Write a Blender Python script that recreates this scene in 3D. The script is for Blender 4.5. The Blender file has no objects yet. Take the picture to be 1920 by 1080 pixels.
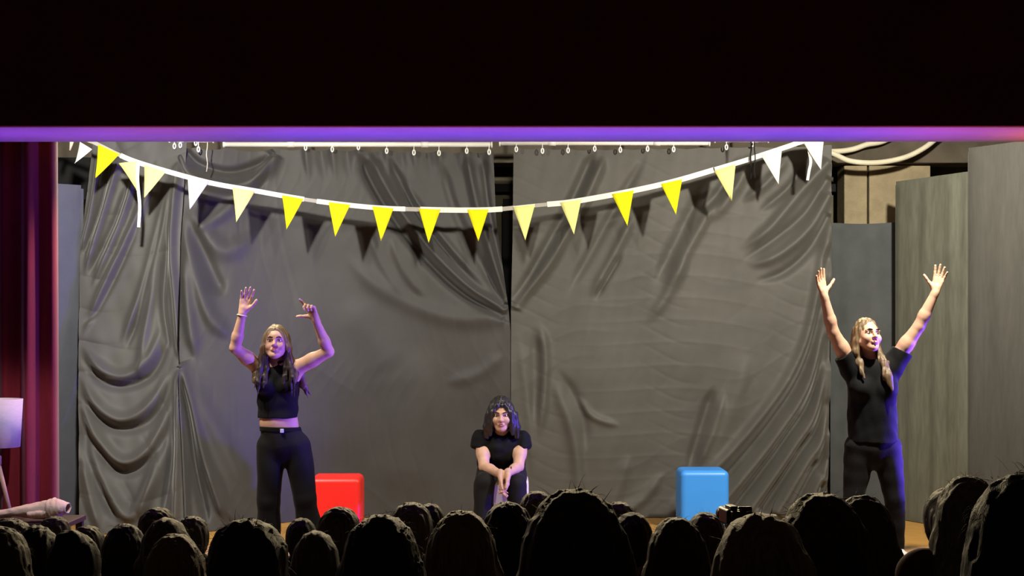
import bpy, math, random
import numpy as np
from mathutils import Vector, Matrix

random.seed(7)
RNG = np.random.RandomState(7)
SC = bpy.context.scene
COL = SC.collection
F = 2860.0            # focal length in pixels of the 1920 px wide frame
CH = 1.57             # camera height above the stage floor
HY = 620.0            # row of the horizon


def P(px, py, d):
    """place at distance d whose direction from the seat was measured at (px, py)"""
    return Vector(((px - 960.0) * d / F, d, CH - (py - HY) * d / F))


# ------------------------------------------------------------------ camera
cam = bpy.data.cameras.new('camera')
cam.sensor_width = 36.0
cam.lens = 36.0 * F / 1920.0
cam.shift_y = (HY - 540.0) / 1920.0
cam.clip_end = 100
camo = bpy.data.objects.new('camera', cam)
camo.location = (0, 0, CH)
camo.rotation_euler = (math.pi / 2, 0, 0)
COL.objects.link(camo)
SC.camera = camo

# ------------------------------------------------------------------ world, exposure
w = bpy.data.worlds.new('dark_hall')
SC.world = w
w.use_nodes = True
w.node_tree.nodes['Background'].inputs[0].default_value = (1.0, 0.62, 0.5, 1)
w.node_tree.nodes['Background'].inputs[1].default_value = 0.012
SC.view_settings.view_transform = 'Standard'
SC.view_settings.look = 'None'
SC.view_settings.gamma = 1
SC.view_settings.use_curve_mapping = False
SC.view_settings.exposure = 0.0


# ------------------------------------------------------------------ stage lights and added lamps
def spot(name, loc, tgt, energy, color, angle, blend=0.5, radius=0.06):
    l = bpy.data.lights.new(name, 'SPOT')
    l.energy = energy; l.color = color; l.spot_size = math.radians(angle)
    l.spot_blend = blend; l.shadow_soft_size = radius
    o = bpy.data.objects.new(name, l)
    o.location = loc
    o.rotation_euler = (Vector(tgt) - Vector(loc)).to_track_quat('-Z', 'Y').to_euler()
    COL.objects.link(o)
    return o


def strip(name, loc, tgt, energy, color, sx, sy, spread):
    l = bpy.data.lights.new(name, 'AREA')
    l.shape = 'RECTANGLE'; l.size = sx; l.size_y = sy
    l.energy = energy; l.color = color; l.spread = math.radians(spread)
    o = bpy.data.objects.new(name, l)
    o.location = loc
    o.rotation_euler = (Vector(tgt) - Vector(loc)).to_track_quat('-Z', 'Y').to_euler()
    COL.objects.link(o)
    return o


WARM = (1.0, 0.93, 0.78)
spot('stage_lamp', (-2.5, 9.45, 3.45), (-3.3, 12.0, 2.1), 760, (1.0, 0.95, 0.84), 150, 1.0, 0.08)
spot('stage_lamp', (2.75, 9.3, 3.45), (2.6, 12.0, 1.9), 900, WARM, 150, 1.0, 0.08)
spot('stage_lamp', (0.15, 9.25, 3.45), (0.1, 12.0, 1.3), 190, WARM, 110, 1.0, 0.08)  # added fill for the boxes and the wall behind the gap
spot('stage_lamp', (-2.2, 9.15, 3.4), (-1.55, 10.25, 1.5), 150, (1.0, 0.88, 0.70), 44, 0.8, 0.06)  # added unseen lamp, warms the left performer's face
spot('added_prop_fill', (-1.5, 6.9, 3.3), (-2.85, 8.85, 0.75), 190, (1.0, 0.92, 0.98), 26, 0.6, 0.05)  # added unseen lamp, brightens the lamp shade and canvas roll
# blue lamps low at the right of the stage
spot('blue_side_lamp', (4.4, 10.35, 0.9), (-1.0, 10.6, 1.3), 1500, (0.13, 0.06, 1.0), 46, 0.5, 0.08)
spot('blue_side_lamp', (2.3, 9.05, 0.25), (-1.5, 10.25, 1.4), 1700, (0.16, 0.07, 1.0), 26, 0.9, 0.08)
# added unseen lamp that brightens the edge of the red curtain
spot('added_edge_lamp', (-1.7, 9.75, 3.3), (-2.72, 9.25, 1.4), 260, (1.0, 0.55, 0.62), 46, 0.8, 0.05)
# added lamps out of view above the bunting, rimming the audience heads
for hx in (-2.4, 0.0, 2.4):
    spot('added_rim_lamp', (hx, 12.3, 3.4), (hx * .5, 5.5, 0.9), 520, (1.0, 0.80, 0.46), 62, 0.8, 0.08)
# coloured uplights along the stage lip
strip('foot_light', (0.3, 8.6, 0.1), (0.3, 8.60, 3), 9, (0.13, 0.03, 1.0), 3.8, 0.1, 24)
strip('foot_light', (-2.6, 8.40, 0.1), (-2.6, 8.64, 3), 3.6, (0.25, 0.035, 0.75), 1.7, 0.1, 24)
strip('foot_light', (0.3, 8.4, 0.1), (0.3, 8.32, 3), 1.6, (1.0, 0.10, 0.15), 5.0, 0.1, 20)
strip('foot_light', (2.5, 8.6, 0.1), (2.5, 8.60, 3), 1.5, (0.45, 0.05, 0.75), 0.7, 0.1, 24)
strip('foot_light', (3.3, 8.6, 0.1), (3.3, 8.60, 3), 1.9, (1.0, 0.17, 0.04), 0.7, 0.1, 20)


# ------------------------------------------------------------------ materials
def mat(name, color, rough=0.7, var=0.12, scale=6.0, bump=0.0, bscale=60.0, stretch=(1, 1, 1),
        sheen=0.0, spec=0.3, coat=0.0, trans=0.0, sub=0.0):
    m = bpy.data.materials.new(name)
    m.use_nodes = True
    nt = m.node_tree
    b = nt.nodes['Principled BSDF']
    tc = nt.nodes.new('ShaderNodeTexCoord')
    mp = nt.nodes.new('ShaderNodeMapping')
    mp.inputs['Scale'].default_value = stretch
    nt.links.new(tc.outputs['Object'], mp.inputs['Vector'])
    nz = nt.nodes.new('ShaderNodeTexNoise')
    nz.inputs['Scale'].default_value = scale
    nz.inputs['Detail'].default_value = 5
    nt.links.new(mp.outputs['Vector'], nz.inputs['Vector'])
    rp = nt.nodes.new('ShaderNodeValToRGB')
    c = np.array(color)
    lo = np.clip(c * (1 - var), 0, 1); hi = np.clip(c * (1 + var), 0, 1)
    rp.color_ramp.elements[0].color = (*lo, 1); rp.color_ramp.elements[0].position = 0.3
    rp.color_ramp.elements[1].color = (*hi, 1); rp.color_ramp.elements[1].position = 0.7
    nt.links.new(nz.outputs['Fac'], rp.inputs['Fac'])
    nt.links.new(rp.outputs['Color'], b.inputs['Base Color'])
    b.inputs['Roughness'].default_value = rough
    b.inputs['Specular IOR Level'].default_value = spec
    if sheen:
        b.inputs['Sheen Weight'].default_value = sheen
        b.inputs['Sheen Roughness'].default_value = 0.4
    if coat:
        b.inputs['Coat Weight'].default_value = coat
    if sub:
        b.inputs['Subsurface Weight'].default_value = sub
        b.inputs['Subsurface Radius'].default_value = (0.02, 0.008, 0.004)
    if bump:
        n2 = nt.nodes.new('ShaderNodeTexNoise')
        n2.inputs['Scale'].default_value = bscale
        n2.inputs['Detail'].default_value = 4
        nt.links.new(mp.outputs['Vector'], n2.inputs['Vector'])
        bp = nt.nodes.new('ShaderNodeBump')
        bp.inputs['Strength'].default_value = bump
        bp.inputs['Distance'].default_value = 0.01
        nt.links.new(n2.outputs['Fac'], bp.inputs['Height'])
        nt.links.new(bp.outputs['Normal'], b.inputs['Normal'])
    if trans:
        tr = nt.nodes.new('ShaderNodeBsdfTranslucent')
        nt.links.new(rp.outputs['Color'], tr.inputs['Color'])
        mx = nt.nodes.new('ShaderNodeMixShader')
        mx.inputs['Fac'].default_value = trans
        out = nt.nodes['Material Output']
        nt.links.new(b.outputs['BSDF'], mx.inputs[1])
        nt.links.new(tr.outputs['BSDF'], mx.inputs[2])
        nt.links.new(mx.outputs['Shader'], out.inputs['Surface'])
    return m


M = {
    'proscenium': mat('maroon_plaster', (0.22, 0.05, 0.04), 0.8, 0.1, 3, 0.1),
    'soffit': mat('white_painted_plaster', (0.62, 0.58, 0.60), 0.7, 0.05, 4, 0.08, 30),
    'black_cloth': mat('black_stage_cloth', (0.0640, 0.0620, 0.0590), 0.62, 0.10, 3, 0.10, 180, sheen=0.25, spec=0.4),
    'black_cloth2': mat('black_stage_cloth_right', (0.0720, 0.0690, 0.0615), 0.62, 0.12, 3, 0.10, 180, sheen=0.25, spec=0.4),
    'black_cloth3': mat('black_stage_cloth_wide', (0.043, 0.0415, 0.040), 0.6, 0.10, 3, 0.10, 180, sheen=0.22, spec=0.4),
    'grey_cloth': mat('dark_grey_cloth', (0.0660, 0.0720, 0.0740), 0.8, 0.15, 5, 0.15, 120, sheen=0.2),
    'flat_green': mat('grey_green_canvas', (0.125, 0.130, 0.100), 0.85, 0.16, 5, 0.2, 40, (6, 6, 1)),
    'flat_grey': mat('grey_canvas', (0.0700, 0.0680, 0.0600), 0.85, 0.10, 5, 0.2, 40, (6, 6, 1)),
    'flat_blue': mat('blue_grey_canvas', (0.0720, 0.0770, 0.0940), 0.85, 0.08, 5, 0.15, 60),
    'velvet': mat('red_velvet', (0.21, 0.012, 0.022), 0.75, 0.15, 8, 0.1, 90, (3, 3, 0.5), sheen=0.6),
    'stucco': mat('beige_stucco', (0.3000, 0.2450, 0.1500), 0.95, 0.15, 9, 0.6, 50),
    'wall': mat('olive_wall', (0.1400, 0.1250, 0.0800), 0.95, 0.25, 5, 0.3, 30),
    'ceiling': mat('brown_ceiling', (0.09, 0.075, 0.055), 0.95, 0.25, 5, 0.3, 30),
    'dark': mat('black_paint', (0.006, 0.006, 0.006), 0.8, 0.2, 8),
    'hose': mat('cream_hose', (0.62, 0.58, 0.44), 0.6, 0.1, 8),
    'rail': mat('white_rail', (0.75, 0.74, 0.70), 0.35, 0.06, 6, spec=0.5),
    'clip': mat('clear_clip', (0.8, 0.8, 0.76), 0.25, 0.05, 9, spec=0.6),
    'wood': mat('orange_floor_wood', (0.4600, 0.2450, 0.0630), 0.45, 0.18, 6, 0.05, 40, (1, 9, 1)),
    'wood_pinklit': mat('pink_lit_floor_wood', (0.5200, 0.3200, 0.1700), 0.45, 0.14, 6, 0.05, 40, (1, 9, 1)),  # front boards: pink and bluish stage light put into a paler colour
    'yellow': mat('yellow_felt', (0.9700, 0.9200, 0.0060), 0.8, 0.10, 12, trans=0.3),
    'lit_yellow': mat('lit_yellow_felt', (0.9700, 0.9600, 0.3600), 0.8, 0.08, 12, trans=0.3),  # yellow flags with the hot light painted in as a paler tone
    'white': mat('overexposed_yellow_felt', (0.93, 0.93, 0.86), 0.8, 0.03, 12, trans=0.3),  # yellow flags painted as if overexposed to white
    'ribbon': mat('white_ribbon', (0.82, 0.81, 0.74), 0.6, 0.06, 12, trans=0.15),
    'ribbon2': mat('dull_ribbon', (0.40, 0.38, 0.34), 0.6, 0.06, 12, trans=0.15),
    'red': mat('red_plastic', (0.95, 0.026, 0.02), 0.38, 0.03, 3, spec=0.5),
    'blue': mat('blue_plastic', (0.05, 0.32, 0.95), 0.38, 0.03, 3, spec=0.5),
    'cream': mat('cream_plastic', (0.80, 0.76, 0.42), 0.4, 0.03, 3, spec=0.5),
    'shade': mat('white_lamp_fabric', (0.82, 0.80, 0.80), 0.8, 0.04, 30, 0.1, 200, (1, 1, 4), trans=0.2),
    'palewood': mat('pale_wood', (0.66, 0.46, 0.30), 0.5, 0.12, 8, 0.05, 30, (6, 6, 1)),
    'canvas': mat('beige_canvas', (0.68, 0.56, 0.44), 0.85, 0.08, 10, 0.25, 120),
    'darkwood': mat('dark_wood', (0.06, 0.04, 0.03), 0.5, 0.2, 8),
    'skin': mat('skin', (0.6000, 0.3600, 0.2450), 0.5, 0.05, 30, 0.04, 250, spec=0.35, sub=0.06),
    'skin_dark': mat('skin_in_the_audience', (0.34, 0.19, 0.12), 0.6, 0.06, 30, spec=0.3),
    'lips': mat('lips', (0.45, 0.13, 0.11), 0.4, 0.05, 30),
    'eye': mat('dark_eye', (0.02, 0.013, 0.01), 0.2, 0.1, 30, spec=0.5),
    'eyewhite': mat('eye_white', (0.7, 0.66, 0.62), 0.3, 0.05, 30),
    'teeth': mat('teeth', (0.8, 0.76, 0.68), 0.3, 0.03, 30),
    'cloth_black': mat('black_cotton', (0.006, 0.006, 0.0065), 0.8, 0.2, 12, 0.15, 150, sheen=0.04, spec=0.15),
    'cloth_black2': mat('black_trouser_cloth', (0.008, 0.0075, 0.008), 0.75, 0.2, 12, 0.15, 150, sheen=0.05, spec=0.2),
    'sneaker': mat('white_sneaker', (0.75, 0.74, 0.74), 0.6, 0.05, 20),
    'shoe': mat('dark_shoe', (0.03, 0.03, 0.03), 0.5, 0.1, 20),
    'hair_blond': mat('dark_blond_hair', (0.15, 0.098, 0.05), 0.45, 0.35, 18, 0.3, 60, (5, 5, 0.5), spec=0.5),
    'hair_black': mat('black_hair', (0.022, 0.02, 0.022), 0.35, 0.3, 18, 0.3, 60, (5, 5, 0.5), spec=0.6),
    'hair_shade_brow': mat('shaded_hair_and_brow', (0.03, 0.02, 0.015), 0.45, 0.3, 18, 0.3, 60, (5, 5, 0.5), spec=0.5),
    'metal': mat('silver_metal', (0.7, 0.7, 0.75), 0.25, 0.05, 8, spec=0.8),
    'camcorder': mat('black_camera_plastic', (0.02, 0.018, 0.018), 0.35, 0.1, 20, spec=0.5),
    'hallfloor': mat('dark_hall_floor', (0.03, 0.025, 0.022), 0.8, 0.2, 4),
}
for k, c in (('hair_a', (0.035, 0.026, 0.018)), ('hair_b', (0.075, 0.055, 0.03)), ('hair_c', (0.14, 0.125, 0.10)),
             ('hair_d', (0.13, 0.095, 0.04)), ('hair_e', (0.018, 0.014, 0.011)), ('hair_f', (0.003, 0.003, 0.003))):
    M[k] = mat('audience_' + k, c, 0.5, 0.35, 22, 0.35, 70, (5, 5, 0.6), sheen=0.12, spec=0.28)
for k, c in (('wear_black', (0.012, 0.012, 0.012)), ('wear_navy', (0.012, 0.014, 0.022)),
             ('wear_maroon', (0.085, 0.014, 0.010)), ('wear_brown', (0.03, 0.02, 0.012))):
    M[k] = mat(k, c, 0.85, 0.2, 10, 0.1, 100)


# ------------------------------------------------------------------ mesh helpers
def link(name, me, m=None, parent=None, smooth=False):
    o = bpy.data.objects.new(name, me)
    COL.objects.link(o)
    if m is not None and not me.materials:
        me.materials.append(M[m] if isinstance(m, str) else m)
    if parent is not None:
        o.parent = parent
    if smooth:
        me.polygons.foreach_set('use_smooth', np.ones(len(me.polygons), bool))
    return o


def npmesh(name, V, Q):
    """mesh from numpy vertices (n,3) and equal-sided faces (m,k)"""
    V = np.asarray(V, np.float32); Q = np.asarray(Q, np.int32)
    me = bpy.data.meshes.new(name)
    k = Q.shape[1]
    me.vertices.add(len(V)); me.vertices.foreach_set('co', V.ravel())
    me.loops.add(Q.size); me.loops.foreach_set('vertex_index', Q.ravel())
    me.polygons.add(len(Q))
    me.polygons.foreach_set('loop_start', np.arange(0, Q.size, k, dtype=np.int32))
    try:
        me.polygons.foreach_set('loop_total', np.full(len(Q), k, np.int32))
    except Exception:
        pass
    me.update(calc_edges=True)
    me.validate()
    return me


def empty(name, loc=(0, 0, 0), rz=0.0):
    o = bpy.data.objects.new(name, None)
    o.empty_display_size = 0.1
    o.location = loc; o.rotation_euler = (0, 0, rz)
    COL.objects.link(o)
    return o


def tag(o, label=None, cat=None, group=None, kind=None):
    if label: o['label'] = label
    if cat: o['category'] = cat
    if group: o['group'] = group
    if kind: o['kind'] = kind
    return o


class MB:
    """collects shapes for one mesh"""
    def __init__(self):
        self.v = []; self.f = []

    def box(self, c, s, rz=0.0):
        n = len(self.v)
        cs, sn = math.cos(rz), math.sin(rz)
        for dx in (-.5, .5):
            for dy in (-.5, .5):
                for dz in (-.5, .5):
                    x, y, z = dx * s[0], dy * s[1], dz * s[2]
                    self.v.append((c[0] + x * cs - y * sn, c[1] + x * sn + y * cs, c[2] + z))
        for q in ((0, 1, 3, 2), (4, 6, 7, 5), (0, 4, 5, 1), (2, 3, 7, 6), (0, 2, 6, 4), (1, 5, 7, 3)):
            self.f.append(tuple(n + i for i in q))
        return self

    def prism(self, pts, vec):
        """extrude a planar outline (3D points) by vec"""
        n = len(self.v); k = len(pts); vec = Vector(vec)
        for p in pts: self.v.append(tuple(p))
        for p in pts: self.v.append(tuple(Vector(p) + vec))
        self.f.append(tuple(range(n, n + k))[::-1])
        self.f.append(tuple(range(n + k, n + 2 * k)))
        for i in range(k):
            j = (i + 1) % k
            self.f.append((n + i, n + j, n + k + j, n + k + i))
        return self

    def tube(self, pts, r, seg=10, caps=True):
        pts = [Vector(p) for p in pts]
        rs = r if isinstance(r, (list, tuple)) else [r] * len(pts)
        n0 = len(self.v); up = None
        for i, p in enumerate(pts):
            t = (pts[min(i + 1, len(pts) - 1)] - pts[max(i - 1, 0)]).normalized()
            if up is None:
                up = t.orthogonal().normalized()
            a = (up - t * up.dot(t)).normalized(); b = t.cross(a); up = a
            for s in range(seg):
                an = 2 * math.pi * s / seg
                self.v.append(tuple(p + (a * math.cos(an) + b * math.sin(an)) * rs[i]))
        for i in range(len(pts) - 1):
            for s in range(seg):
                s2 = (s + 1) % seg
                self.f.append((n0 + i * seg + s, n0 + i * seg + s2, n0 + (i + 1) * seg + s2, n0 + (i + 1) * seg + s))
        if caps:
            self.f.append(tuple(n0 + s for s in range(seg))[::-1])
            self.f.append(tuple(n0 + (len(pts) - 1) * seg + s for s in range(seg)))
        return self

    def build(self, name, m, parent=None, smooth=False, bevel=0.0, bseg=3):
        me = bpy.data.meshes.new(name)
        me.from_pydata(self.v, [], self.f)
        me.update()
        o = link(name, me, m, parent, smooth)
        if bevel:
            b = o.modifiers.new('bevel', 'BEVEL')
            b.width = bevel; b.segments = bseg; b.limit_method = 'ANGLE'
            me.polygons.foreach_set('use_smooth', np.ones(len(me.polygons), bool))
            b.harden_normals = True
        return o


def smooth_line(pts, n=8):
    """Catmull-Rom through 2D/3D points"""
    p = np.array(pts, float)
    if len(p) < 3:
        return np.array([p[0] + (p[1] - p[0]) * t for t in np.linspace(0, 1, n)])
    q = np.vstack([2 * p[0] - p[1], p, 2 * p[-1] - p[-2]])
    out = []
    for i in range(1, len(q) - 2):
        for t in np.linspace(0, 1, n, endpoint=False):
            a, b, c, d = q[i - 1], q[i], q[i + 1], q[i + 2]
            out.append(0.5 * ((2 * b) + (c - a) * t + (2 * a - 5 * b + 4 * c - d) * t * t + (3 * b - a - 3 * c + d) * t ** 3))
    out.append(p[-1])
    return np.array(out)


# ------------------------------------------------------------------ implicit surfaces (bodies, hair, clothes)
class Field:
    def __init__(self, lo, hi, h):
        self.h = h; self.lo = np.array(lo, np.float32)
        self.n = np.ceil((np.array(hi) - np.array(lo)) / h).astype(int) + 1
        self.D = np.full(tuple(self.n), 9.0, np.float32)
        self.ax = [self.lo[i] + h * np.arange(self.n[i], dtype=np.float32) for i in range(3)]

    def _box(self, lo, hi):
        a = np.clip(np.floor((np.array(lo) - self.lo) / self.h).astype(int), 0, self.n)
        b = np.clip(np.ceil((np.array(hi) - self.lo) / self.h).astype(int) + 1, 0, self.n)
        if np.any(b <= a): return None
        sl = tuple(slice(a[i], b[i]) for i in range(3))
        X = self.ax[0][sl[0]][:, None, None]; Y = self.ax[1][sl[1]][None, :, None]; Z = self.ax[2][sl[2]][None, None, :]
        return sl, X, Y, Z

    def _mix(self, sl, d, k, op):
        o = self.D[sl]
        if op == 'add':
            if k > 0:
                hh = np.clip(0.5 + 0.5 * (o - d) / k, 0, 1)
                self.D[sl] = o * (1 - hh) + d * hh - k * hh * (1 - hh)
            else:
                self.D[sl] = np.minimum(o, d)
        else:                                   # carve
            if k > 0:
                hh = np.clip(0.5 - 0.5 * (o + d) / k, 0, 1)
                self.D[sl] = o * (1 - hh) - d * hh + k * hh * (1 - hh)
            else:
                self.D[sl] = np.maximum(o, -d)

    def cone(self, a, b, r1, r2, k=0.01, sq=(1, 1, 1), op='add'):
        a = np.array(a, np.float32); b = np.array(b, np.float32); sq = np.array(sq, np.float32)
        m = max(r1, r2) * np.maximum(sq, 0.3) + k + 3 * self.h
        g = self._box(np.minimum(a, b) - m, np.maximum(a, b) + m)
        if g is None: return self
        sl, X, Y, Z = g
        ba = (b - a) / sq; l2 = float(ba @ ba) + 1e-12
        px, py, pz = (X - a[0]) / sq[0], (Y - a[1]) / sq[1], (Z - a[2]) / sq[2]
        t = np.clip((px * ba[0] + py * ba[1] + pz * ba[2]) / l2, 0, 1)
        d = np.sqrt((px - t * ba[0]) ** 2 + (py - t * ba[1]) ** 2 + (pz - t * ba[2]) ** 2) - (r1 + (r2 - r1) * t)
        self._mix(sl, d * float(sq.min()), k, op)
        return self

    def chain(self, pts, rs, k=0.01, sq=(1, 1, 1)):
        for i in range(len(pts) - 1):
            self.cone(pts[i], pts[i + 1], rs[i], rs[i + 1], k, sq)
        return self

    def ball(self, c, r, R=None, k=0.01, op='add'):
        c = np.array(c, np.float32); r = np.array(r if np.ndim(r) else (r, r, r), np.float32)
        m = (max(r) if R is not None else r) + k + 3 * self.h
        g = self._box(c - m, c + m)
        if g is None: return self
        sl, X, Y, Z = g
        x, y, z = X - c[0], Y - c[1], Z - c[2]
        if R is not None:
            R = np.array(R, np.float32)
            x, y, z = (R[0, 0] * x + R[1, 0] * y + R[2, 0] * z, R[0, 1] * x + R[1, 1] * y + R[2, 1] * z,
                       R[0, 2] * x + R[1, 2] * y + R[2, 2] * z)
        k0 = np.sqrt((x / r[0]) ** 2 + (y / r[1]) ** 2 + (z / r[2]) ** 2) + 1e-6
        k1 = np.sqrt((x / r[0] ** 2) ** 2 + (y / r[1] ** 2) ** 2 + (z / r[2] ** 2) ** 2) + 1e-6
        self._mix(sl, k0 * (k0 - 1) / k1, k, op)
        return self

    def cut(self, p, n):
        """keep the side of the plane that n points away from"""
        n = np.array(n, np.float32); n /= np.linalg.norm(n)
        d = ((self.ax[0] - p[0]) * n[0])[:, None, None] + ((self.ax[1] - p[1]) * n[1])[None, :, None] + ((self.ax[2] - p[2]) * n[2])[None, None, :]
        self.D = np.maximum(self.D, d)
        return self

    def noise(self, amp, freq, n=5, seed=1):
        """wavy relief, only near the surface"""
        g = np.abs(self.D) < 0.04
        idx = np.nonzero(g)
        p = [self.ax[i][idx[i]] for i in range(3)]
        r = np.random.RandomState(seed); s = 0
        for _ in range(n):
            dv = r.normal(size=3) * np.array(freq)
            s = s + np.sin(p[0] * dv[0] + p[1] * dv[1] + p[2] * dv[2] + r.uniform(0, 6.28))
        self.D[idx] += (amp * s / math.sqrt(n)).astype(np.float32)
        return self

    def mesh(self, name):
        D = self.D; s = D < 0
        c = np.zeros(tuple(self.n - 1), np.uint8)
        for i in (0, 1):
            for j in (0, 1):
                for k in (0, 1):
                    c += s[i:self.n[0] - 1 + i, j:self.n[1] - 1 + j, k:self.n[2] - 1 + k]
        act = (c > 0) & (c < 8)
        I = np.argwhere(act)
        nn = self.n - 1
        flat = (I[:, 0] * nn[1] + I[:, 1]) * nn[2] + I[:, 2]
        acc = np.zeros((len(I), 3), np.float32); cnt = np.zeros(len(I), np.float32)
        for ax in range(3):
            o1, o2 = [a for a in range(3) if a != ax]
            for u in (0, 1):
                for v in (0, 1):
                    A = I.copy(); A[:, o1] += u; A[:, o2] += v
                    B = A.copy(); B[:, ax] += 1
                    d0 = D[A[:, 0], A[:, 1], A[:, 2]]; d1 = D[B[:, 0], B[:, 1], B[:, 2]]
                    x = (d0 < 0) != (d1 < 0)
                    t = np.where(x, d0 / np.where(x, d0 - d1, 1), 0)
                    pt = A.astype(np.float32); pt[:, ax] += t
                    acc[x] += pt[x]; cnt[x] += 1
        V = self.lo + self.h * acc / np.maximum(cnt, 1)[:, None]
        Q = []
        for ax in range(3):
            o1, o2 = [(1, 2), (2, 0), (0, 1)][ax]
            sa = [slice(None)] * 3; sb = [slice(None)] * 3
            sa[ax] = slice(0, -1); sb[ax] = slice(1, None)
            a, b = s[tuple(sa)], s[tuple(sb)]
            E = np.argwhere(a != b)
            ok = (E[:, o1] > 0) & (E[:, o2] > 0) & (E[:, o1] < nn[o1]) & (E[:, o2] < nn[o2])
            E = E[ok]
            inside = a[E[:, 0], E[:, 1], E[:, 2]]
            quad = []
            for (du, dv) in ((-1, -1), (0, -1), (0, 0), (-1, 0)):
                C = E.copy(); C[:, o1] += du; C[:, o2] += dv
                quad.append(np.searchsorted(flat, (C[:, 0] * nn[1] + C[:, 1]) * nn[2] + C[:, 2]))
            q = np.stack(quad, 1)
            q[~inside] = q[~inside][:, ::-1]
            Q.append(q)
        me = npmesh(name, V, np.vstack(Q))
        me.polygons.foreach_set('use_smooth', np.ones(len(me.polygons), bool))
        return me


def rotm(yaw=0, tilt=0, roll=0):
    """head turn for someone facing -y: yaw > 0 looks to +x, tilt > 0 looks up, roll leans to +x"""
    return np.array(Matrix.Rotation(math.radians(yaw), 3, 'Z') @ Matrix.Rotation(math.radians(-tilt), 3, 'X')
                    @ Matrix.Rotation(math.radians(roll), 3, 'Y'))


class Head:
    def __init__(self, c, R, s=1.0):
        self.c = np.array(c); self.R = R; self.s = s

    def p(self, x, y, z):
        return self.c + self.R @ (np.array((x, y, z)) * self.s)

    def skull(self, F):
        s = self.s; p = self.p
        F.ball(p(0, .012, .022), np.array((.076, .096, .103)) * s, self.R, .01)
        F.ball(p(0, -.035, -.02), np.array((.064, .055, .085)) * s, self.R, .02)
        F.cone(p(0, -.045, -.05), p(0, -.068, -.092), .048 * s, .026 * s, .02)
        for e in (-1, 1):
            F.ball(p(.038 * e, -.065, -.03), .028 * s, None, .02)
            F.cone(p(.055 * e, -.005, -.045), p(.02 * e, -.06, -.088), .024 * s, .02 * s, .02)
            F.ball(p(.032 * e, -.094, .008), np.array((.019, .014, .012)) * s, self.R, .012, 'carve')
            F.cone(p(.012 * e, -.092, .022), p(.048 * e, -.080, .022), .010 * s, .008 * s, .012)
            F.ball(p(.077 * e, .012, -.008), np.array((.010, .020, .031)) * s, self.R, .006)
        F.cone(p(0, -.090, .012), p(0, -.113, -.026), .009 * s, .013 * s, .010)
        for e in (-1, 1):
            F.ball(p(.011 * e, -.103, -.029), .009 * s, None, .006)
        F.ball(p(0, -.094, -.060), np.array((.026, .012, .012)) * s, self.R, .008)
        return self

    def neck(self, F, base, r=.05):
        F.cone(self.p(0, .02, -.05), base, r * self.s, r * 1.1, .025)
        return self


def face_bits(hd, root, smile=False):
    s = hd.s
    for e in (-1, 1):
        f = Field(hd.p(.032 * e, -.085, .006) - .03, hd.p(.032 * e, -.085, .006) + .03, .0022)
        f.ball(hd.p(.032 * e, -.0815, .006), np.array((.0135, .0105, .0085)) * s, hd.R, 0)
        ey = link('eye', f.mesh('eye'), 'eyewhite', root)
        f = Field(hd.p(.032 * e, -.085, .006) - .03, hd.p(.032 * e, -.085, .006) + .03, .0018)
        f.ball(hd.p(.032 * e, -.0890, .006), np.array((.0062, .0045, .0068)) * s, hd.R, 0)
        link('iris', f.mesh('iris'), 'eye', ey)
        f = Field(hd.p(.032 * e, -.09, .02) - .04, hd.p(.032 * e, -.09, .02) + .04, .0025)
        f.chain([hd.p(.014 * e, -.1015, .026), hd.p(.032 * e, -.0985, .031), hd.p(.050 * e, -.084, .026)],
                [.0035 * s, .0042 * s, .0025 * s], .002)
        link('eyebrow', f.mesh('eyebrow'), 'hair_shade_brow', root)
    c = hd.p(0, -.1, -.06)
    f = Field(c - .05, c + .05, .0025)
    dz = .006 if smile else 0
    f.chain([hd.p(-.024, -.094, -.058 + dz), hd.p(-.008, -.104, -.0555), hd.p(.008, -.104, -.0555), hd.p(.024, -.094, -.058 + dz)],
            [.002 * s, .0048 * s, .0048 * s, .002 * s], .002)
    f.chain([hd.p(-.022, -.094, -.060 + dz), hd.p(0, -.104, -.0675), hd.p(.022, -.094, -.060 + dz)],
            [.002 * s, .0058 * s, .002 * s], .002)
    link('lips', f.mesh('lips'), 'lips', root)
    if smile:
        f = Field(c - .05, c + .05, .0025)
        f.chain([hd.p(-.017, -.0985, -.0585), hd.p(0, -.1055, -.0615), hd.p(.017, -.0985, -.0585)], [.0025, .0042, .0025], .001)
        link('teeth', f.mesh('teeth'), 'teeth', root)


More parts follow.
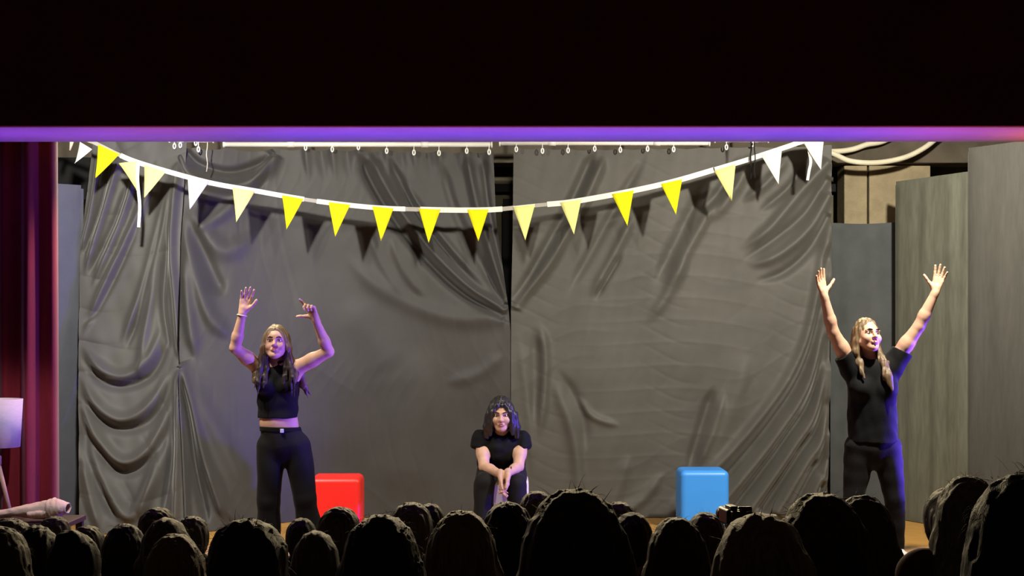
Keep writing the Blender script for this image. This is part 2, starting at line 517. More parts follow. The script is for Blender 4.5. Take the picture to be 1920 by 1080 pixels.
def hand(F, wrist, fdir, palm, thumb_side, curls=(12, 10, 12, 16), spread=7, s=1.0, thumb=(40, 15), thumb_out=0.35):
    """palm, four fingers of unequal length and a thumb leaving the side of the palm"""
    f = np.array(Vector(fdir).normalized()); n = Vector(palm); n = np.array((n - Vector(f) * n.dot(Vector(f))).normalized())
    t = np.cross(f, n)
    if np.dot(t, np.array(thumb_side)) < 0: t = -t
    w = np.array(wrist, float)
    kn = []
    for i, (o, l) in enumerate(((.030, .088), (.010, .092), (-.010, .088), (-.028, .080))):
        b = w + f * .012 * s + t * o * .55 * s
        kk = w + f * l * s + t * o * s
        F.cone(b, kk, .0145 * s, .0115 * s, .010, )
        kn.append(kk)
    F.cone(w - f * .02 * s, w + f * .03 * s, .024 * s, .022 * s, .015)
    lens = ((.041, .026, .021), (.045, .029, .022), (.042, .027, .021), (.033, .021, .019))
    for i in range(4):
        a = math.radians(spread * (1.5 - i))
        base = f * math.cos(a) + t * math.sin(a)
        p = kn[i]; ang = 0; r = (.0106, .0104, .0102, .0092)[i] * s
        for j in range(3):
            ang += math.radians(curls[i] * (1.0 if j else 0.8))
            q = p + (base * math.cos(ang) + n * math.sin(ang)) * lens[i][j] * s
            F.cone(p, q, r, r * .9, .0035)
            p = q; r *= .9
    a = math.radians(thumb[0]); p = w + f * .022 * s + t * .022 * s
    d1 = f * math.cos(a) + t * math.sin(a) + n * thumb_out; d1 /= np.linalg.norm(d1)
    q = p + d1 * .045 * s
    F.cone(p, q, .0165 * s, .0125 * s, .012)
    p = q
    for j, l in enumerate((.033, .027)):
        a -= math.radians(thumb[1])
        d1 = f * math.cos(a) + t * math.sin(a) + n * thumb_out * .6; d1 /= np.linalg.norm(d1)
        q = p + d1 * l * s
        F.cone(p, q, .0112 * s, .0095 * s, .004)
        p = q


# ================================================================== the setting
def struct(o):
    o['kind'] = 'structure'
    return o


# stage floor with its boards, running across the stage
floor = struct(MB().box((0, 11.0, -0.06), (11.2, 5.9, 0.08)).build('floor', 'darkwood'))
bw = 0.137
board = [None, None]
yb = 8.08
i = 0
while yb < 13.85:
    for sx, ln in ((-1, 5.6), (1, 5.6)):
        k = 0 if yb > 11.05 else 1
        off = (0.9 if i % 2 else -0.9)
        x0, x1 = (-5.5, off) if sx < 0 else (off, 5.5)
        me = bpy.data.meshes.new('plank')
        b = MB().box((0, 0, 0), (x1 - x0 - 0.002, bw - 0.0025, 0.02))
        me.from_pydata(b.v, [], b.f); me.update()
        p = link('plank', me, 'wood' if k == 0 else 'wood_pinklit', floor)
        p.location = ((x0 + x1) / 2, yb + bw / 2, -0.0101)
    yb += bw; i += 1
struct(MB().box((0, 8.04, -0.45), (11.2, 0.06, 0.85)).build('wall_stage_front', 'darkwood'))

# wall above the stage opening and the opening's underside
struct(MB().box((0, 8.335, 5.235), (16, 0.06, 5.1)).build('wall_front', 'proscenium'))
struct(MB().box((0, 8.685, 2.725), (16, 0.64, 0.08)).build('trim_1', 'soffit'))
struct(MB().box((0, 14.0, 1.7), (11.4, 0.2, 4.6)).build('wall_back', 'wall'))
struct(MB().box((-5.65, 11.2, 1.7), (0.2, 5.5, 4.6)).build('wall_left', 'wall'))
struct(MB().box((5.65, 11.2, 1.7), (0.2, 5.5, 4.6)).build('wall_right', 'wall'))
struct(MB().box((0, 11.3, 4.05), (11.4, 5.6, 0.1)).build('ceiling', 'ceiling'))

# ceiling beam and dark post at the back wall, seen through the gap and over the right flats
struct(MB().box((0, 13.45, 3.42), (11.2, 0.35, 0.78)).build('trim_2', 'ceiling', bevel=0.01))
struct(MB().box((0, 13.83, 2.86), (11.2, 0.14, 0.07)).build('trim_3', 'dark'))
struct(MB().box((-0.045, 13.7, 1.3), (0.075, 0.1, 2.9)).build('trim_4', 'dark'))
# beige stucco pillar in two slabs with a joint between them
pil = empty('wall_pillar', (0, 0, 0)); struct(pil)
xa, xb, xm = P(1583, 0, 13.4).x, P(1745, 0, 13.4).x, P(1628, 0, 13.4).x
MB().box(((xa + xm - .008) / 2, 13.55, 1.5), (xm - xa - .008, 0.3, 3.06)).build('stucco_slab', 'stucco', pil, bevel=0.012)
MB().box(((xb + xm + .008) / 2, 13.55, 1.5), (xb - xm - .008, 0.3, 3.06)).build('stucco_slab', 'stucco', pil, bevel=0.012)

# hall floor: sloping aisle with bench rows under the audience
hf = struct(MB().prism([(-7, -0.6, 0.40), (-7, 8.0, -0.63), (-7, 8.0, -0.9), (-7, -0.6, -0.9)], (14, 0, 0)).build('floor_hall', 'hallfloor'))


# ------------------------------------------------------------------ black drapes
def drape(name, d, left, right, top, bot, folds, m, res=0.012, wob=0.004, seed=1, parent=None, sag=None, crum=.0025):
    """hanging cloth: edges and folds follow the measured lines, folds stand out of the cloth by real centimetres"""
    dfun = d if callable(d) else (lambda x, v: d + 0 * x * v)
    d = float(np.mean(dfun(np.array([left[0][0], right[0][0]]), 0.0)))
    lp = np.array(left, float); rp = np.array(right, float)
    y0, y1 = min(lp[0, 1], rp[0, 1]), max(lp[-1, 1], rp[-1, 1])
    Wm = (rp[:, 0].max() - lp[:, 0].min()) * d / F; Hm = (y1 - y0) * d / F
    nu, nv = int(Wm / res), int(Hm / res)
    u = np.linspace(0, 1, nu)[None, :]; v = np.linspace(0, 1, nv)[:, None]
    tp = np.array(top, float); bp = np.array(bot, float)
    ref = y0 + (y1 - y0) * v
    xl = np.interp(ref, lp[:, 1], lp[:, 0]); xr = np.interp(ref, rp[:, 1], rp[:, 0])
    px = xl + (xr - xl) * u
    ty = np.interp(px[0], tp[:, 0], tp[:, 1])[None, :]
    if sag is not None: ty = ty + sag(px[0])[None, :]
    by = (HY + (CH - .004) * F / dfun(px[-1], 1.0))[None, :]
    py = ty + (by - ty) * v
    disp = np.zeros_like(px)
    for fo in folds:
        pts, wd, amp = fo[:3]
        L = smooth_line(pts, 7)
        best = np.full(px.shape, 1e9); tt = np.zeros(px.shape); n = len(L) - 1
        for k in range(n):
            a, b = L[k], L[k + 1]
            ab = b - a; l2 = ab @ ab + 1e-9
            t = np.clip(((px - a[0]) * ab[0] + (py - a[1]) * ab[1]) / l2, 0, 1)
            q = (px - a[0] - t * ab[0]) ** 2 + (py - a[1] - t * ab[1]) ** 2
            mk = q < best
            best = np.where(mk, q, best); tt = np.where(mk, (k + t) / n, tt)
        t0, t1 = (fo[3] if len(fo) > 3 else (0.25, 0.25))
        ends = np.clip(tt / max(t0, 1e-3), 0, 1) * np.clip((1 - tt) / max(t1, 1e-3), 0, 1)
        ends = ends * ends * (3 - 2 * ends)
        w_ = wd * .82 * (0.6 + 0.4 * ends)
        disp += 1.35 * amp * np.exp(-best / (2 * w_ * w_)) * ends
    r = np.random.RandomState(seed)
    for _ in range(10):
        kx, ky = r.normal(0, .016), r.normal(0, .010)
        disp += wob / 3.2 * np.sin(px * kx + py * ky + r.uniform(0, 6.28))
    for _ in range(8):
        kx, ky = r.normal(0, .09), r.normal(0, .05)
        disp += wob / 14 * np.sin(px * kx + py * ky + r.uniform(0, 6.28))
    for _ in range(9):
        kx, ky = r.normal(0, .05), r.normal(0, .045)
        wx = px + 14 * np.sin(py * r.uniform(.01, .03) + r.uniform(0, 6.28)); wy = py + 14 * np.sin(px * r.uniform(.01, .03) + r.uniform(0, 6.28))
        rd = (1 - np.abs(np.sin(wx * kx + wy * ky + r.uniform(0, 6.28)))) ** 3
        mask = np.clip(np.sin(px * r.normal(0, .015) + py * r.normal(0, .015) + r.uniform(0, 6.28)), 0, 1)
        disp += crum * r.choice((-1, 1)) * rd * mask
    dd = dfun(px, v)
    X = (px - 960) * dd / F; Z = CH - (py - HY) * dd / F; Y = dd - disp
    V = np.stack([X, Y, Z], -1).reshape(-1, 3)
    idx = np.arange(nu * nv).reshape(nv, nu)
    Q = np.stack([idx[:-1, :-1], idx[1:, :-1], idx[1:, 1:], idx[:-1, 1:]], -1).reshape(-1, 4)
    me = npmesh(name, V, Q)
    o = link(name, me, m, parent, True)
    return o


def par(pts, offs, wd, amp, taper=(0.25, 0.25)):
    """the same fold repeated at offsets"""
    return [([(x + ox, y + oy) for x, y in pts], wd, a * amp, taper) for ox, oy, a in offs]


# narrow crumpled drape at the left
fl = []
fl += [([(300, 290), (262, 400), (205, 520), (152, 640)], 7, .045), ([(262, 300), (225, 420), (170, 545)], 6, .040),
       ([(228, 290), (195, 400), (158, 520)], 6, .045, (.1, .2)), ([(190, 285), (172, 400), (152, 480)], 5, .04, (.05, .2)),
       ([(330, 300), (300, 430), (265, 560), (225, 650)], 8, .045), ([(283, 330), (245, 450), (185, 575), (155, 610)], 5, -.030),
       ([(318, 340), (290, 470), (258, 590), (235, 660)], 5, -.035), ([(245, 330), (212, 420), (165, 520)], 5, -.03),
       ([(335, 300), (322, 450), (330, 560), (338, 680)], 6, .05, (.05, .1)), ([(318, 420), (305, 560), (318, 660)], 5, -.035),
       ([(300, 470), (285, 560), (270, 640), (262, 720)], 7, .03),
       ([(205, 290), (190, 380), (160, 470)], 3, -.03, (.05, .2))]
# hanging swags
fl += [([(152, 640), (190, 690), (235, 705), (280, 672), (310, 600)], 9, .045),
       ([(150, 665), (190, 715), (235, 725), (285, 700), (325, 620)], 7, -.035),
       ([(150, 700), (185, 760), (230, 785), (280, 760), (328, 680)], 9, .045),
       ([(150, 735), (185, 785), (230, 806), (285, 785), (330, 705)], 8, -.035),
       ([(150, 740), (185, 820), (232, 865), (285, 835), (332, 730)], 9, .05),
       ([(152, 790), (190, 850), (235, 888), (290, 850), (332, 760)], 8, -.03),
       ([(150, 800), (175, 870), (215, 940), (250, 965), (290, 900), (335, 790)], 11, .05),
       ([(150, 760), (165, 850), (200, 940), (225, 985)], 9, -.045),
       ([(155, 850), (170, 930), (190, 1000)], 8, .03),
       ([(300, 820), (285, 900), (262, 985)], 9, .03), ([(325, 780), (318, 880), (300, 990)], 7, -.04),
       ([(336, 690), (333, 820), (330, 1000)], 6, .05, (.1, .05))]
c1 = drape('curtain', lambda x, v: 12.5 - .74 * v ** 1.5 + 0 * x, [(176, 262), (150, 470), (148, 620), (148, 1005)], [(350, 262), (338, 450), (335, 680), (345, 1005)],
           [(150, 262), (360, 262)], [(148, 1003), (345, 1003)], fl, 'black_cloth', 0.008, .012, 3, crum=.008)
tag(c1, 'narrow crumpled black drape with sagging swags beside the grey flat', 'curtain', 'black stage drapes')

# wide drape, left of the gap
fm = []
fm += [([(338, 285), (360, 330), (430, 352), (495, 325), (517, 285)], 10, .05, (.05, .05)),
       ([(345, 283), (375, 308), (430, 322), (490, 305), (515, 283)], 6, -.04, (.05, .05)),
       ([(517, 285), (480, 345), (420, 400), (360, 440)], 10, .03, (.05, .3)),
       ([(517, 285), (500, 330), (470, 372)], 6, -.03, (.05, .3)),
       ([(350, 380), (385, 440), (430, 470), (480, 430)], 16, .035), ([(352, 400), (390, 500), (420, 560)], 13, -.04),
       ([(345, 400), (365, 500), (395, 590), (440, 640)], 13, .04), ([(345, 470), (355, 580), (370, 680)], 10, .035),
       ([(335, 682), (360, 760), (385, 860), (425, 985)], 8, .045, (.02, .1)),
       ([(335, 685), (352, 780), (365, 880), (390, 990)], 7, -.045, (.02, .1)),
       ([(334, 690), (343, 800), (352, 990)], 5, .05, (.02, .05)),
       ([(335, 682), (385, 770), (440, 870), (480, 960)], 16, .03, (.02, .3)),
       ([(390, 860), (420, 940), (460, 990)], 9, .03)]
# folds running from the pinned point on the right edge up to the clips
fm += [([(668, 285), (712, 370), (775, 460), (862, 545), (950, 592)], 8, -.055, (.08, .02)),
       ([(690, 285), (742, 380), (805, 465), (880, 540), (951, 588)], 8, .055, (.08, .02)),
       ([(725, 290), (775, 385), (830, 460), (895, 530), (952, 584)], 7, -.045, (.1, .02)),
       ([(750, 330), (800, 410), (855, 480), (910, 545), (952, 582)], 7, .045, (.2, .02)),
       ([(825, 300), (855, 400), (900, 490), (953, 578)], 8, -.03, (.15, .02)),
       ([(875, 290), (893, 380), (920, 470), (953, 572)], 7, .045, (.1, .02)),
       ([(905, 290), (915, 380), (935, 480), (954, 565)], 5, -.03, (.1, .02)),
       ([(640, 470), (700, 530), (780, 575), (860, 598), (950, 594)], 14, .02, (.3, .02)),
       ([(730, 440), (760, 510), (800, 560)], 8, .018), ([(690, 430), (720, 500), (760, 560)], 8, .015)]
for cx in (573, 623, 672, 725, 776, 823, 875, 917):
    fm.append(([(cx, 268), (cx + 3, 300), (cx + 8, 345)], 6, .02, (.02, .6)))
for cx in (600, 648, 698, 750, 800, 850, 897):
    fm.append(([(cx, 276), (cx + 3, 300), (cx + 10, 345)], 8, -.02, (.02, .6)))
fm += [([(955, 600), (930, 670), (915, 760)], 14, .015, (.05, .5)), ([(948, 660), (900, 700), (830, 720)], 10, .012),
       ([(640, 560), (700, 640), (740, 700)], 30, .012), ([(560, 500), (600, 700), (590, 900)], 50, .02),
       ([(760, 640), (770, 800), (750, 950)], 50, .02)]
clipx = [340, 367, 427, 517, 573, 623, 672, 725, 776, 823, 875, 917]


def sag_l(x):
    s = np.zeros_like(x)
    for a, b in zip(clipx[:-1], clipx[1:]):
        mk = (x > a) & (x < b)
        s[mk] = np.sin((x[mk] - a) / (b - a) * math.pi) * (b - a) * 0.08
    return s


def d_wide(x, v):
    t = np.clip((np.asarray(x, float) - 330) / 330, 0, 1); t = t * t * (3 - 2 * t)
    b_ = 11.82 + (12.78 - 11.82) * t
    t2 = np.clip((np.asarray(x, float) - 330) / 230, 0, 1); t2 = t2 * t2 * (3 - 2 * t2)
    a_ = 12.56 + (12.78 - 12.56) * t2
    return a_ + (b_ - a_) * v ** 1.5


c2 = drape('curtain', d_wide, [(325, 268), (334, 450), (335, 682), (336, 985)], [(925, 268), (930, 400), (954, 580), (957, 620), (957, 985)],
           [(320, 276), (560, 278), (925, 284)], [(330, 990), (430, 1000), (480, 985), (960, 978)], fm, 'black_cloth3', 0.0105, .008, 5, sag=sag_l)
tag(c2, 'wide black drape left of the gap, clipped up in a swag near its left corner', 'curtain', 'black stage drapes')

# wide drape, right of the gap
fr = []
fr += [([(1115, 282), (1070, 380), (1015, 480), (962, 575)], 8, -.045, (.1, .02)),
       ([(1135, 290), (1090, 390), (1030, 490), (963, 580)], 8, .045, (.1, .02)),
       ([(1060, 440), (1030, 500), (962, 570)], 6, .02, (.3, .02)),
       ([(1214, 285), (1160, 380), (1110, 470), (1060, 560)], 8, -.03), ([(1190, 400), (1150, 480), (1105, 560)], 8, .035),
       ([(1170, 470), (1140, 520), (1115, 565)], 5, -.03), ([(1330, 330), (1280, 430), (1225, 540)], 10, -.035),
       ([(1350, 360), (1300, 450), (1240, 560)], 9, .035), ([(1290, 480), (1260, 540), (1210, 610)], 9, .025),
       ([(1411, 285), (1380, 350), (1330, 420)], 9, .035), ([(1390, 290), (1355, 350), (1310, 410)], 7, -.03)]
# horizontal-ish drag lines at the upper right corner
fr += [([(1555, 300), (1500, 360), (1440, 430), (1385, 470)], 9, .045, (.03, .3)),
       ([(1556, 330), (1510, 400), (1450, 450), (1390, 490)], 7, -.04, (.03, .3)),
       ([(1556, 360), (1515, 430), (1455, 480), (1400, 500)], 9, .045, (.03, .3)),
       ([(1556, 400), (1520, 465), (1470, 510), (1410, 530)], 7, -.035, (.03, .3)),
       ([(1480, 290), (1440, 340), (1390, 380)], 7, .03), ([(1520, 290), (1480, 350), (1420, 400)], 6, -.03)]
# long curves falling from the right edge to the hem
for k, (x0, y0, xm, ym, xe, a, wdt) in enumerate(((1556, 420, 1510, 640, 1250, .045, 9), (1556, 450, 1520, 660, 1290, -.045, 8),
                                              (1556, 480, 1526, 690, 1330, .055, 9), (1556, 520, 1530, 720, 1362, -.055, 8),
                                              (1557, 560, 1535, 750, 1395, .055, 9), (1557, 610, 1540, 780, 1420, -.055, 8),
                                              (1557, 670, 1545, 810, 1450, .055, 9), (1557, 740, 1546, 850, 1480, -.045, 7),
                                              (1557, 800, 1548, 890, 1510, .045, 7), (1557, 850, 1548, 920, 1530, -.03, 6))):
    fr.append(([(x0, y0), (xm, ym), ((xm * 1.3 + xe * .7) / 2, 0.45 * ym + 0.55 * 915), (xe, 972)], wdt, a, (.06, .04)))
fr += [([(1340, 720), (1315, 800), (1285, 900)], 8, -.035), ([(1360, 730), (1335, 810), (1305, 880)], 7, .025),
       ([(1400, 640), (1380, 740), (1330, 860), (1290, 960)], 14, .02),
       ([(1010, 600), (1022, 660), (1020, 740), (1010, 830)], 8, .035), ([(1000, 610), (1004, 700), (1000, 800)], 8, -.02),
       ([(1030, 700), (1070, 800), (1085, 900), (1080, 965)], 10, .03), ([(1082, 740), (1110, 780), (1165, 800)], 6, .02),
       ([(1045, 690), (1090, 770), (1100, 850)], 8, -.02), ([(1180, 850), (1160, 910), (1140, 965)], 10, .02),
       ([(1250, 880), (1200, 940), (1150, 972)], 9, .025, (.3, .1)), ([(970, 620), (990, 760), (1000, 900)], 8, .015)]
rclip = [968, 1017, 1065, 1115, 1163, 1214, 1263, 1315, 1362, 1411, 1480, 1550]


def sag_r(x):
    s = np.zeros_like(x)
    for a, b in zip(rclip[:-1], rclip[1:]):
        mk = (x > a) & (x < b)
        s[mk] = np.sin((x[mk] - a) / (b - a) * math.pi) * (b - a) * 0.05
    return s


c3 = drape('curtain', 12.78, [(963, 268), (961, 450), (958, 585), (958, 985)], [(1559, 268), (1558, 600), (1553, 900), (1552, 985)],
           [(958, 277), (1100, 280), (1560, 272)], [(955, 978), (1240, 972), (1300, 976), (1560, 976)], fr, 'black_cloth2', 0.0105, .008, 9, sag=sag_r)
tag(c3, 'wide black drape right of the gap with folds sweeping to its right edge', 'curtain', 'black stage drapes')

# ------------------------------------------------------------------ curtain rails and clips
def rail(x0, x1, y, clips, label, d=12.72):
    root = empty('curtain_rail', P((x0 + x1) / 2, y, d))
    tag(root, label, 'curtain rail', 'white curtain rails')
    o0 = root.location
    a, b = P(x0, y, d) - o0, P(x1, y, d) - o0
    MB().tube([a, b], 0.021, 12).build('pipe', 'rail', root, True)
    for e in (a, b):
        MB().tube([e + Vector((-.006, 0, 0)), e + Vector((.006, 0, 0))], 0.03, 12).build('end_cap', 'rail', root, True)
    n = max(2, int((x1 - x0) / 170))
    for k in range(n):
        q = a.lerp(b, (k + .5) / n)
        MB().box((q.x, q.y, q.z + .38), (.02, .02, .76)).build('hanger', 'dark', root)
        MB().tube([q + Vector((-.03, 0, 0)), q + Vector((.03, 0, 0))], 0.025, 12).build('bracket', 'rail', root, True)
    for (cx, cy) in clips:
        c = P(cx, cy, d - .015) - o0
        m = MB()
        pts = [c + Vector((math.sin(t) * .010, 0, math.cos(t) * .021)) for t in np.linspace(0, 2 * math.pi, 13)]
        m.tube(pts, 0.006, 6, False)
        m.tube([c + Vector((0, 0, .02)), Vector((c.x, c.y, a.z))], .004, 6)
        m.build('clip', 'clip', root, True)


rail(420, 922, 271, [(573, 277), (623, 280), (672, 276), (725, 283), (776, 286), (823, 287), (875, 283), (917, 285)],
     'white pipe rail with clips over the wide drape left of the gap')
rail(937, 1330, 268, [(968, 280), (1017, 283), (1065, 282), (1115, 279), (1163, 281), (1214, 279), (1263, 280)],
     'white pipe rail with clips over the drape right of the gap')
rail(318, 400, 262, [(327, 274), (338, 272), (367, 268), (372, 280)], 'short pipe rail with clips over the swag at the left', 12.5)
rail(1340, 1440, 262, [(1362, 276), (1411, 270)], 'short pipe rail with clips near the right end of the bunting')


def cord(px, y0, y1, d, label, r=.004, wob=2, m='dark'):
    pts = [Vector((P(px, 0, d).x, d, 4.0))] + [P(px + wob * math.sin(k * 1.3), y0 + (y1 - y0) * k / 8, d) for k in range(9)]
    tag(MB().tube(pts, r, 6).build('hanging_cord', m, None, True), label, 'cord', 'cords hanging from the rail')


cord(388, 262, 322, 12.4, 'thin pale cord hanging in front of the swag', .004, 1, 'hose')
cord(1408, 262, 336, 12.3, 'dark cord hanging left of its twin near the bunting end', .006, 1)
cord(1415, 262, 334, 12.25, 'dark cord hanging right of its twin near the bunting end', .005, -1)

# ------------------------------------------------------------------ flats (canvas-covered frames)
def flat_panel(name, label, x0, d0, x1, d1, ztop, m, lean=0.0, thick=0.05, ripple=.004, seed=1, zt1=None, hemsag=0.0):
    a = P(x0, 0, d0); b = P(x1, 0, d1)
    a.z = b.z = 0
    dirv = (b - a); L = dirv.length; dirv.normalize()
    nrm = Vector((-dirv.y, dirv.x, 0))
    if nrm.y > 0: nrm = -nrm
    root = empty(name, (a + b) / 2)
    tag(root, label, 'stage flat', 'canvas stage flats')
    # canvas face, slightly rippled
    nu, nv = max(8, int(L / .02)), int(ztop / .03)
    r = np.random.RandomState(seed)
    u = np.linspace(0, 1, nu)[None, :]; v = np.linspace(0, 1, nv)[:, None]
    zt = ztop + ((zt1 or ztop) - ztop) * u - hemsag * np.sin(u * math.pi)
    z = .004 + (zt - .004) * v
    disp = np.zeros((nv, nu))
    for _ in range(9):
        disp += ripple / 3 * np.sin(u * L * r.normal(0, 26) + v * r.normal(0, 4) + r.uniform(0, 6.28))
    rim = np.minimum(np.minimum(u, 1 - u) * L / .05, 1) * np.minimum(v / .03, 1) * np.minimum((1 - v) / .02, 1) + 0 * v
    disp = disp * rim + .008 * np.sqrt(rim)
    c = root.location
    X = a.x - c.x + dirv.x * L * u + nrm.x * disp; Y = a.y - c.y + dirv.y * L * u + nrm.y * disp
    V = np.stack([X + 0 * z, Y + 0 * z, z + 0 * u], -1).reshape(-1, 3)
    idx = np.arange(nu * nv).reshape(nv, nu)
    Q = np.stack([idx[:-1, :-1], idx[:-1, 1:], idx[1:, 1:], idx[1:, :-1]], -1).reshape(-1, 4)
    link('canvas', npmesh('canvas', V, Q), m, root, True)
    rz = math.atan2(dirv.y, dirv.x)
    back = -nrm * (thick / 2 + .001)
    for s in (0.02, 1 - 0.02):
        q = dirv * (s - .5) * L + back
        MB().box((q.x, q.y, (ztop - .03) / 2 + .002), (.06, thick, ztop - .03), rz).build('stile', m, root, bevel=.004)
    for zz in (.05, ztop * .5, ztop - .06):
        q = back
        MB().box((q.x, q.y, zz), (L * .94, thick * .9, .07), rz).build('rail', m, root)
    return root


flat_panel('stage_flat', 'narrow blue-grey flat between the red curtain and the crumpled drape', 84, 12.2, 152, 12.4,
           CH + 275 * 12.3 / F, 'flat_blue', seed=2, ripple=.003)
flat_panel('stage_flat', 'dark grey cloth-covered flat behind the performer at the right', 1561, 13.1, 1684, 13.0,
           CH + 203 * 13.05 / F, 'grey_cloth', seed=4, ripple=.012, hemsag=.012)
flat_panel('stage_flat', 'tall grey-green angled flat right of the cloth-covered one', 1680, 12.72, 1818, 11.9,
           CH + 280 * 12.7 / F, 'flat_green', seed=5, ripple=.006)
flat_panel('stage_flat', 'tallest grey flat at the right edge of the picture', 1816, 11.72, 2010, 10.9,
           CH + 343 * 11.7 / F, 'flat_grey', seed=6, ripple=.004)
# black masking board above the narrow flat at the left
mb = MB().box((0, 0, 0), (0.75, 0.03, .36)).build("masking_board", "dark", None, bevel=.004)
mb.location = (P(120, 0, 13).x, 13.0, CH + 285 * 13 / F)
tag(mb, 'black board high behind the narrow blue-grey flat', 'board')
MB().box((-.2, .04, -1.33), (.05, .04, 3.0)).build("post", "dark", mb)

# ------------------------------------------------------------------ hoses under the ceiling
def hose(pts, d, r, label):
    L = [P(x, y, d + dd) for x, y, dd in smooth_line(pts, 8)]
    tag(MB().tube(L, r, 10).build('hose', 'hose', None, True), label, 'hose', 'hoses under the ceiling')


hose([(1480, 284, 0), (1562, 284, 0), (1598, 280, 0), (1625, 271, 0), (1662, 262, 0), (1720, 225, 0), (1745, 150, 0), (1748, 86, 0)], 13.15, .024,
     'short cream hose rising steeply under the stage ceiling')
hose([(1500, 262, 0), (1562, 288, 0), (1595, 302, 0), (1642, 305, 0), (1690, 297, 0), (1725, 282, 0), (1755, 260, 0), (1800, 215, 0), (1815, 150, 0), (1818, 84, 0)], 13.0, .023,
     'long cream hose sagging in a loop over the stucco pillar')

# ------------------------------------------------------------------ red curtain at the left of the opening
nu, nv = 150, 60
u = np.linspace(0, 1, nu)[None, :]; v = np.linspace(0, 1, nv)[:, None]
d = 9.2
xr = P(97, 0, d).x; xl = xr - 1.15
ph = u * 15.0 * np.pi + 1.2 * np.sin(u * 9)
amp = .055 + .02 * np.sin(u * 7)
X = xl + (xr - xl) * u + .012 * np.sin(ph * .5 + 1) * (1 - v) + .02 * u * (1 - v) ** 1.0 * 0.5 + .0 * v
Y = d + amp * np.sin(ph) * (1 - .25 * v) + .01 * np.sin(v * 5 + u * 11)
ret = np.clip((u - .93) / .07, 0, 1)
X = X * (1 - ret) + ret * (xr + .012 * (1 - v)) + 0 * v
Y = Y * (1 - ret) + ret * (d - .03 + .15 * ret)
Z = .01 + 2.95 * v + 0 * u
V = np.stack([X + 0 * v, Y, Z], -1).reshape(-1, 3)
idx = np.arange(nu * nv).reshape(nv, nu)
Q = np.stack([idx[:-1, :-1], idx[:-1, 1:], idx[1:, 1:], idx[1:, :-1]], -1).reshape(-1, 4)
rc = link('curtain', npmesh('curtain', V, Q), 'velvet', None, True)
tag(rc, 'dark red velvet curtain gathered at the left of the stage', 'curtain')
MB().tube([(xl - .1, d, 2.97), (xr + .02, d, 2.97)], .02, 10).build('curtain_track', 'dark', rc, True)

# ------------------------------------------------------------------ bunting
DB = 12.33


def PB(x, y, dd=0.0):
    return P(x, y, float(np.interp(x, [320, 520], [12.08, DB])) + dd)


bunt = empty('bunting', P(850, 393, DB))
tag(bunt, 'long string of yellow pennants, some painted as overexposed, on a white ribbon across the drapes', 'bunting')
o0 = bunt.location.copy()


def ribbon(pts, h, m, name, dd=0.0, thick=.004):
    L = smooth_line(pts, 6)
    V = []; Fq = []
    for i, (x, y) in enumerate(L):
        t = L[min(i + 1, len(L) - 1)] - L[max(i - 1, 0)]
        nx, ny = -t[1], t[0]; l = math.hypot(nx, ny); nx /= l; ny /= l
        if (nx < 0 if abs(nx) > abs(ny) else ny < 0): nx, ny = -nx, -ny
        for s, yy in ((-h / 2, -thick / 2), (h / 2, -thick / 2), (h / 2, thick / 2), (-h / 2, thick / 2)):
            q = PB(x + nx * s, y + ny * s, dd) - o0
            V.append((q.x, q.y + yy, q.z))
    n = len(L)
    for i in range(n - 1):
        for k in range(4):
            Fq.append((4 * i + k, 4 * i + (k + 1) % 4, 4 * i + 4 + (k + 1) % 4, 4 * i + 4 + k))
    me = bpy.data.meshes.new(name)
    me.from_pydata(V, [], Fq + [(0, 1, 2, 3), (4 * n - 4, 4 * n - 3, 4 * n - 2, 4 * n - 1)]); me.update()
    return link(name, me, m, bunt)


RB = [(176, 267), (225, 291), (260, 305), (330, 326), (400, 344), (480, 358), (530, 367), (600, 378), (700, 389), (800, 393),
      (890, 394), (940, 392), (985, 387), (1028, 383), (1075, 378), (1170, 361), (1260, 341), (1340, 318), (1400, 300), (1470, 277), (1510, 264), (1546, 260)]
rb = np.array(smooth_line(RB, 10))


def seg(x0, x1):
    m = (rb[:, 0] >= x0) & (rb[:, 0] <= x1)
    y0 = np.interp(x0, rb[:, 0], rb[:, 1]); y1 = np.interp(x1, rb[:, 0], rb[:, 1])
    return [(x0, y0)] + [tuple(q) for q in rb[m][1:-1:3]] + [(x1, y1)]


